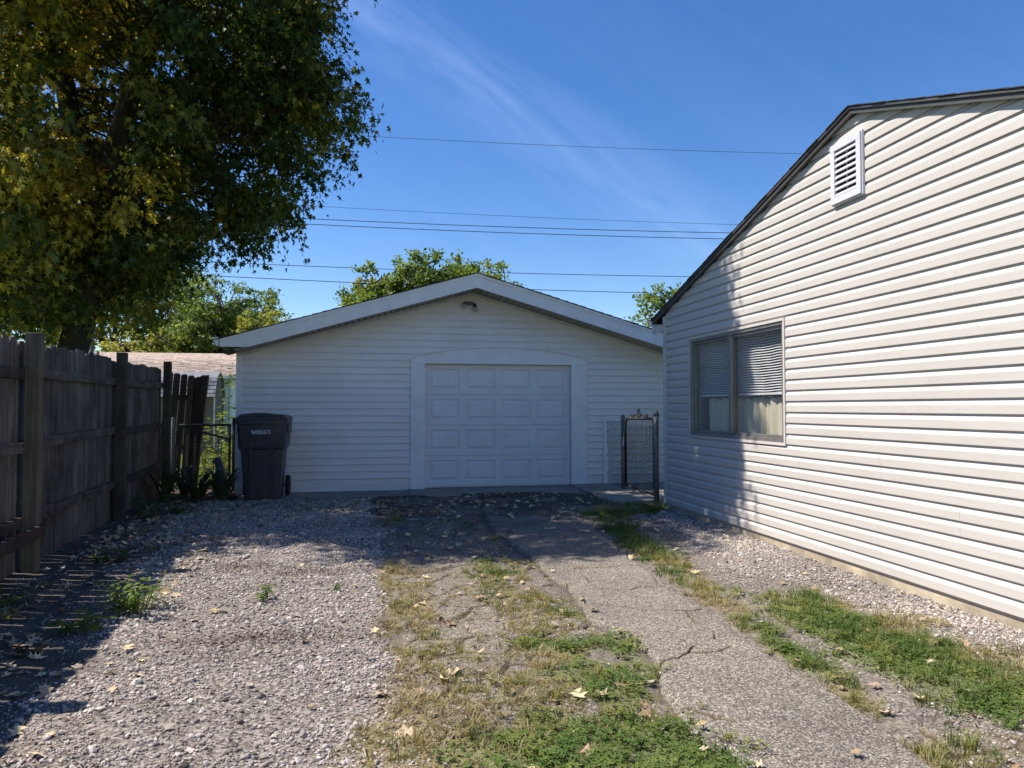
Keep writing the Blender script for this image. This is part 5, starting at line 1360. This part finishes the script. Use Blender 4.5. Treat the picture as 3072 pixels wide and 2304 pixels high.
for i, (x, y) in enumerate(spots):
    src = shapes[i % 6]
    o = src if i < 6 else src.copy()
    if i >= 6: COL.objects.link(o)
    x += rl.uniform(-.04, .04); y += rl.uniform(-.04, .04)
    o.location = (x, y, float(surf_z(np.array([x]), np.array([y]))[0]) + .02 + .02 * float(clover_m(np.array([x]), np.array([y]))[0]))
    o.rotation_euler = (rl.uniform(-.3, .3), rl.uniform(-.3, .3), rl.uniform(0, 6.28)); k = rl.uniform(.032, .062); o.scale = (k, k, k)
    if x < 0: zl, zg = 'dry maple leaf lying on the open gravel', 'leaves on the gravel'
    elif x < 1.28: zl, zg = 'dry maple leaf lying on the weedy broken lane beside the gravel', 'leaves on the weedy lane'
    elif x < 2.1: zl, zg = 'dry maple leaf lying on the asphalt strip', 'leaves on the asphalt'
    else: zl, zg = 'dry maple leaf lying in the grass between asphalt and house', 'leaves in the grass by the house'
    tag(o, zl, 'leaf', zg)

# ================================================================== plants
def plant(name, label, loc, stems, tmpl, size, pals, tmean, seed, hgt, rad, per, droop=.2, up=.3, cat='plant', group=None):
    rng = np.random.default_rng(seed); t = thing(name, label, cat, loc, group)
    st = MB(); P, D = [], []
    for i in range(stems):
        a = rng.uniform(0, 6.28); r = rad * math.sqrt(rng.random()); h = hgt * rng.uniform(.5, 1.1)
        b = Vector(loc) + Vector((r * .35 * math.cos(a), r * .35 * math.sin(a), 0)); tp = Vector(loc) + Vector((r * math.cos(a), r * math.sin(a), h))
        st.tube([b, (b + tp) / 2 + Vector((0, 0, h * .12)), tp], [.004, .003, .0015], 3, False)
        for j in range(per):
            u = .25 + .75 * j / max(1, per - 1); q = b.lerp(tp, u); aa = j * 2.4 + a
            P.append(list(q)); D.append([math.cos(aa) + .4 * math.cos(a), math.sin(aa) + .4 * math.sin(a), up - droop + rng.normal(0, .2)])
    st.build('stems', M['grass_stem'], t)
    P, D = np.array(P), np.array(D); n = len(P)
    tt = np.clip(rng.normal(tmean, .2, n), 0, 1)
    leaf_mesh('leaves', tmpl, P, D, np.tile([0, 0, 1.0], (n, 1)) + rng.normal(0, .25, (n, 3)), size * rng.uniform(.6, 1.2, n), pal(pals, tt), M['plant_leaf'], t, .15, .25)
    return t
M['grass_stem'] = mat_plain('grass_stem', (.10, .13, .04), .7, .2, 20)
WEED = [(0, (.05, .10, .02)), (.6, (.10, .17, .03)), (1, (.22, .26, .045))]
gz_ = lambda x, y: float(surf_z(np.array([x]), np.array([y]))[0])
plant('weed', 'bushy bright green weed at the edge of the fence shadow', (-1.47, 5.12, gz_(-1.47, 5.12)), 34, LANCE, .055, WEED, .6, 1, .20, .26, 8)
plant('weed', 'broad leaved weed beside the bushy weed near fence shadow', (-1.68, 4.78, gz_(-1.68, 4.78)), 10, LANCE, .085, WEED, .65, 2, .11, .16, 5)
plant('weed', 'small sprig weed alone in the sunny gravel', (-.72, 5.25, gz_(-.72, 5.25)), 6, LANCE, .055, WEED, .45, 3, .10, .09, 6)
plant('weed', 'tiny weed on gravel near the grassy edge', (-.28, 5.45, gz_(-.28, 5.45)), 3, LANCE, .045, WEED, .4, 4, .05, .06, 4)
plant('weed', 'dark leafy weed at the foot of the second fence post', (-2.62, 9.5, gz_(-2.62, 9.5)), 16, LANCE, .10, WEED, .1, 5, .28, .28, 6)
plant('weed', 'leafy weed in the shade under the fence near left edge', (-2.45, 5.5, gz_(-2.45, 5.5)), 14, LANCE, .07, WEED, .25, 6, .12, .30, 6)
plant('weed', 'low weed on the shaded dirt between the first two posts', (-2.2, 6.9, gz_(-2.2, 6.9)), 12, LANCE, .06, WEED, .15, 7, .12, .18, 6)
plant('weed', 'dark weed among the leaf litter before the daylilies', (-2.25, 9.7, gz_(-2.25, 9.7)), 14, LANCE, .08, WEED, .1, 8, .16, .26, 6)
plant('sapling', 'sunlit leafy sapling growing behind the left gate', (-2.62, 13.3, 0), 26, RHOMB, .13, WEED, .85, 9, 1.2, .45, 9, cat='sapling')
plant('sapling', 'tall thin vine shoot climbing beside the garage corner', (-2.55, 13.7, 0), 7, RHOMB, .13, WEED, .75, 10, 2.0, .16, 16, cat='sapling')

def daylily(label, loc, nb_, hgt, spread, seed):
    rr = random.Random(seed); t = thing('daylily', label, 'plant', loc, 'daylilies by the gate')
    for i in range(nb_):
        a = rr.uniform(0, 6.28); h = hgt * rr.uniform(.6, 1.1); sp = spread * rr.uniform(.5, 1.2); w = rr.uniform(.008, .014)
        ux, uy = math.cos(a), math.sin(a); V = []
        for k in range(7):
            s_ = k / 6; o = sp * (s_ ** 1.15); z_ = h * (1.9 * s_ - 1.15 * s_ * s_); ww = w * (1 - s_ ** 3) + .001
            c = (loc[0] + .05 * ux + ux * o, loc[1] + .05 * uy + uy * o, loc[2] + z_)
            V += [(c[0] - uy * ww, c[1] + ux * ww, c[2] + ww * .4), c, (c[0] + uy * ww, c[1] - ux * ww, c[2] + ww * .4)]
        m = MB(); m.add(V, [(3 * k + j, 3 * k + j + 1, 3 * k + j + 4, 3 * k + j + 3) for k in range(6) for j in range(2)])
        m.build('blade', M['lily'], t, True)
M['lily'] = mat_plain('lily', (.045, .07, .02), .5, .3, 10)
daylily('daylily clump closest to the wooden fence', (-2.85, 11.0, 0), 46, .58, .55, 1)
daylily('daylily clump in front of the animal statue', (-2.45, 11.2, 0), 50, .52, .60, 2)
daylily('daylily clump arching against the wheeled bin', (-2.08, 11.0, 0), 44, .55, .52, 3)
daylily('smaller daylily clump between the fence and the statue', (-2.75, 11.7, 0), 36, .50, .45, 4)
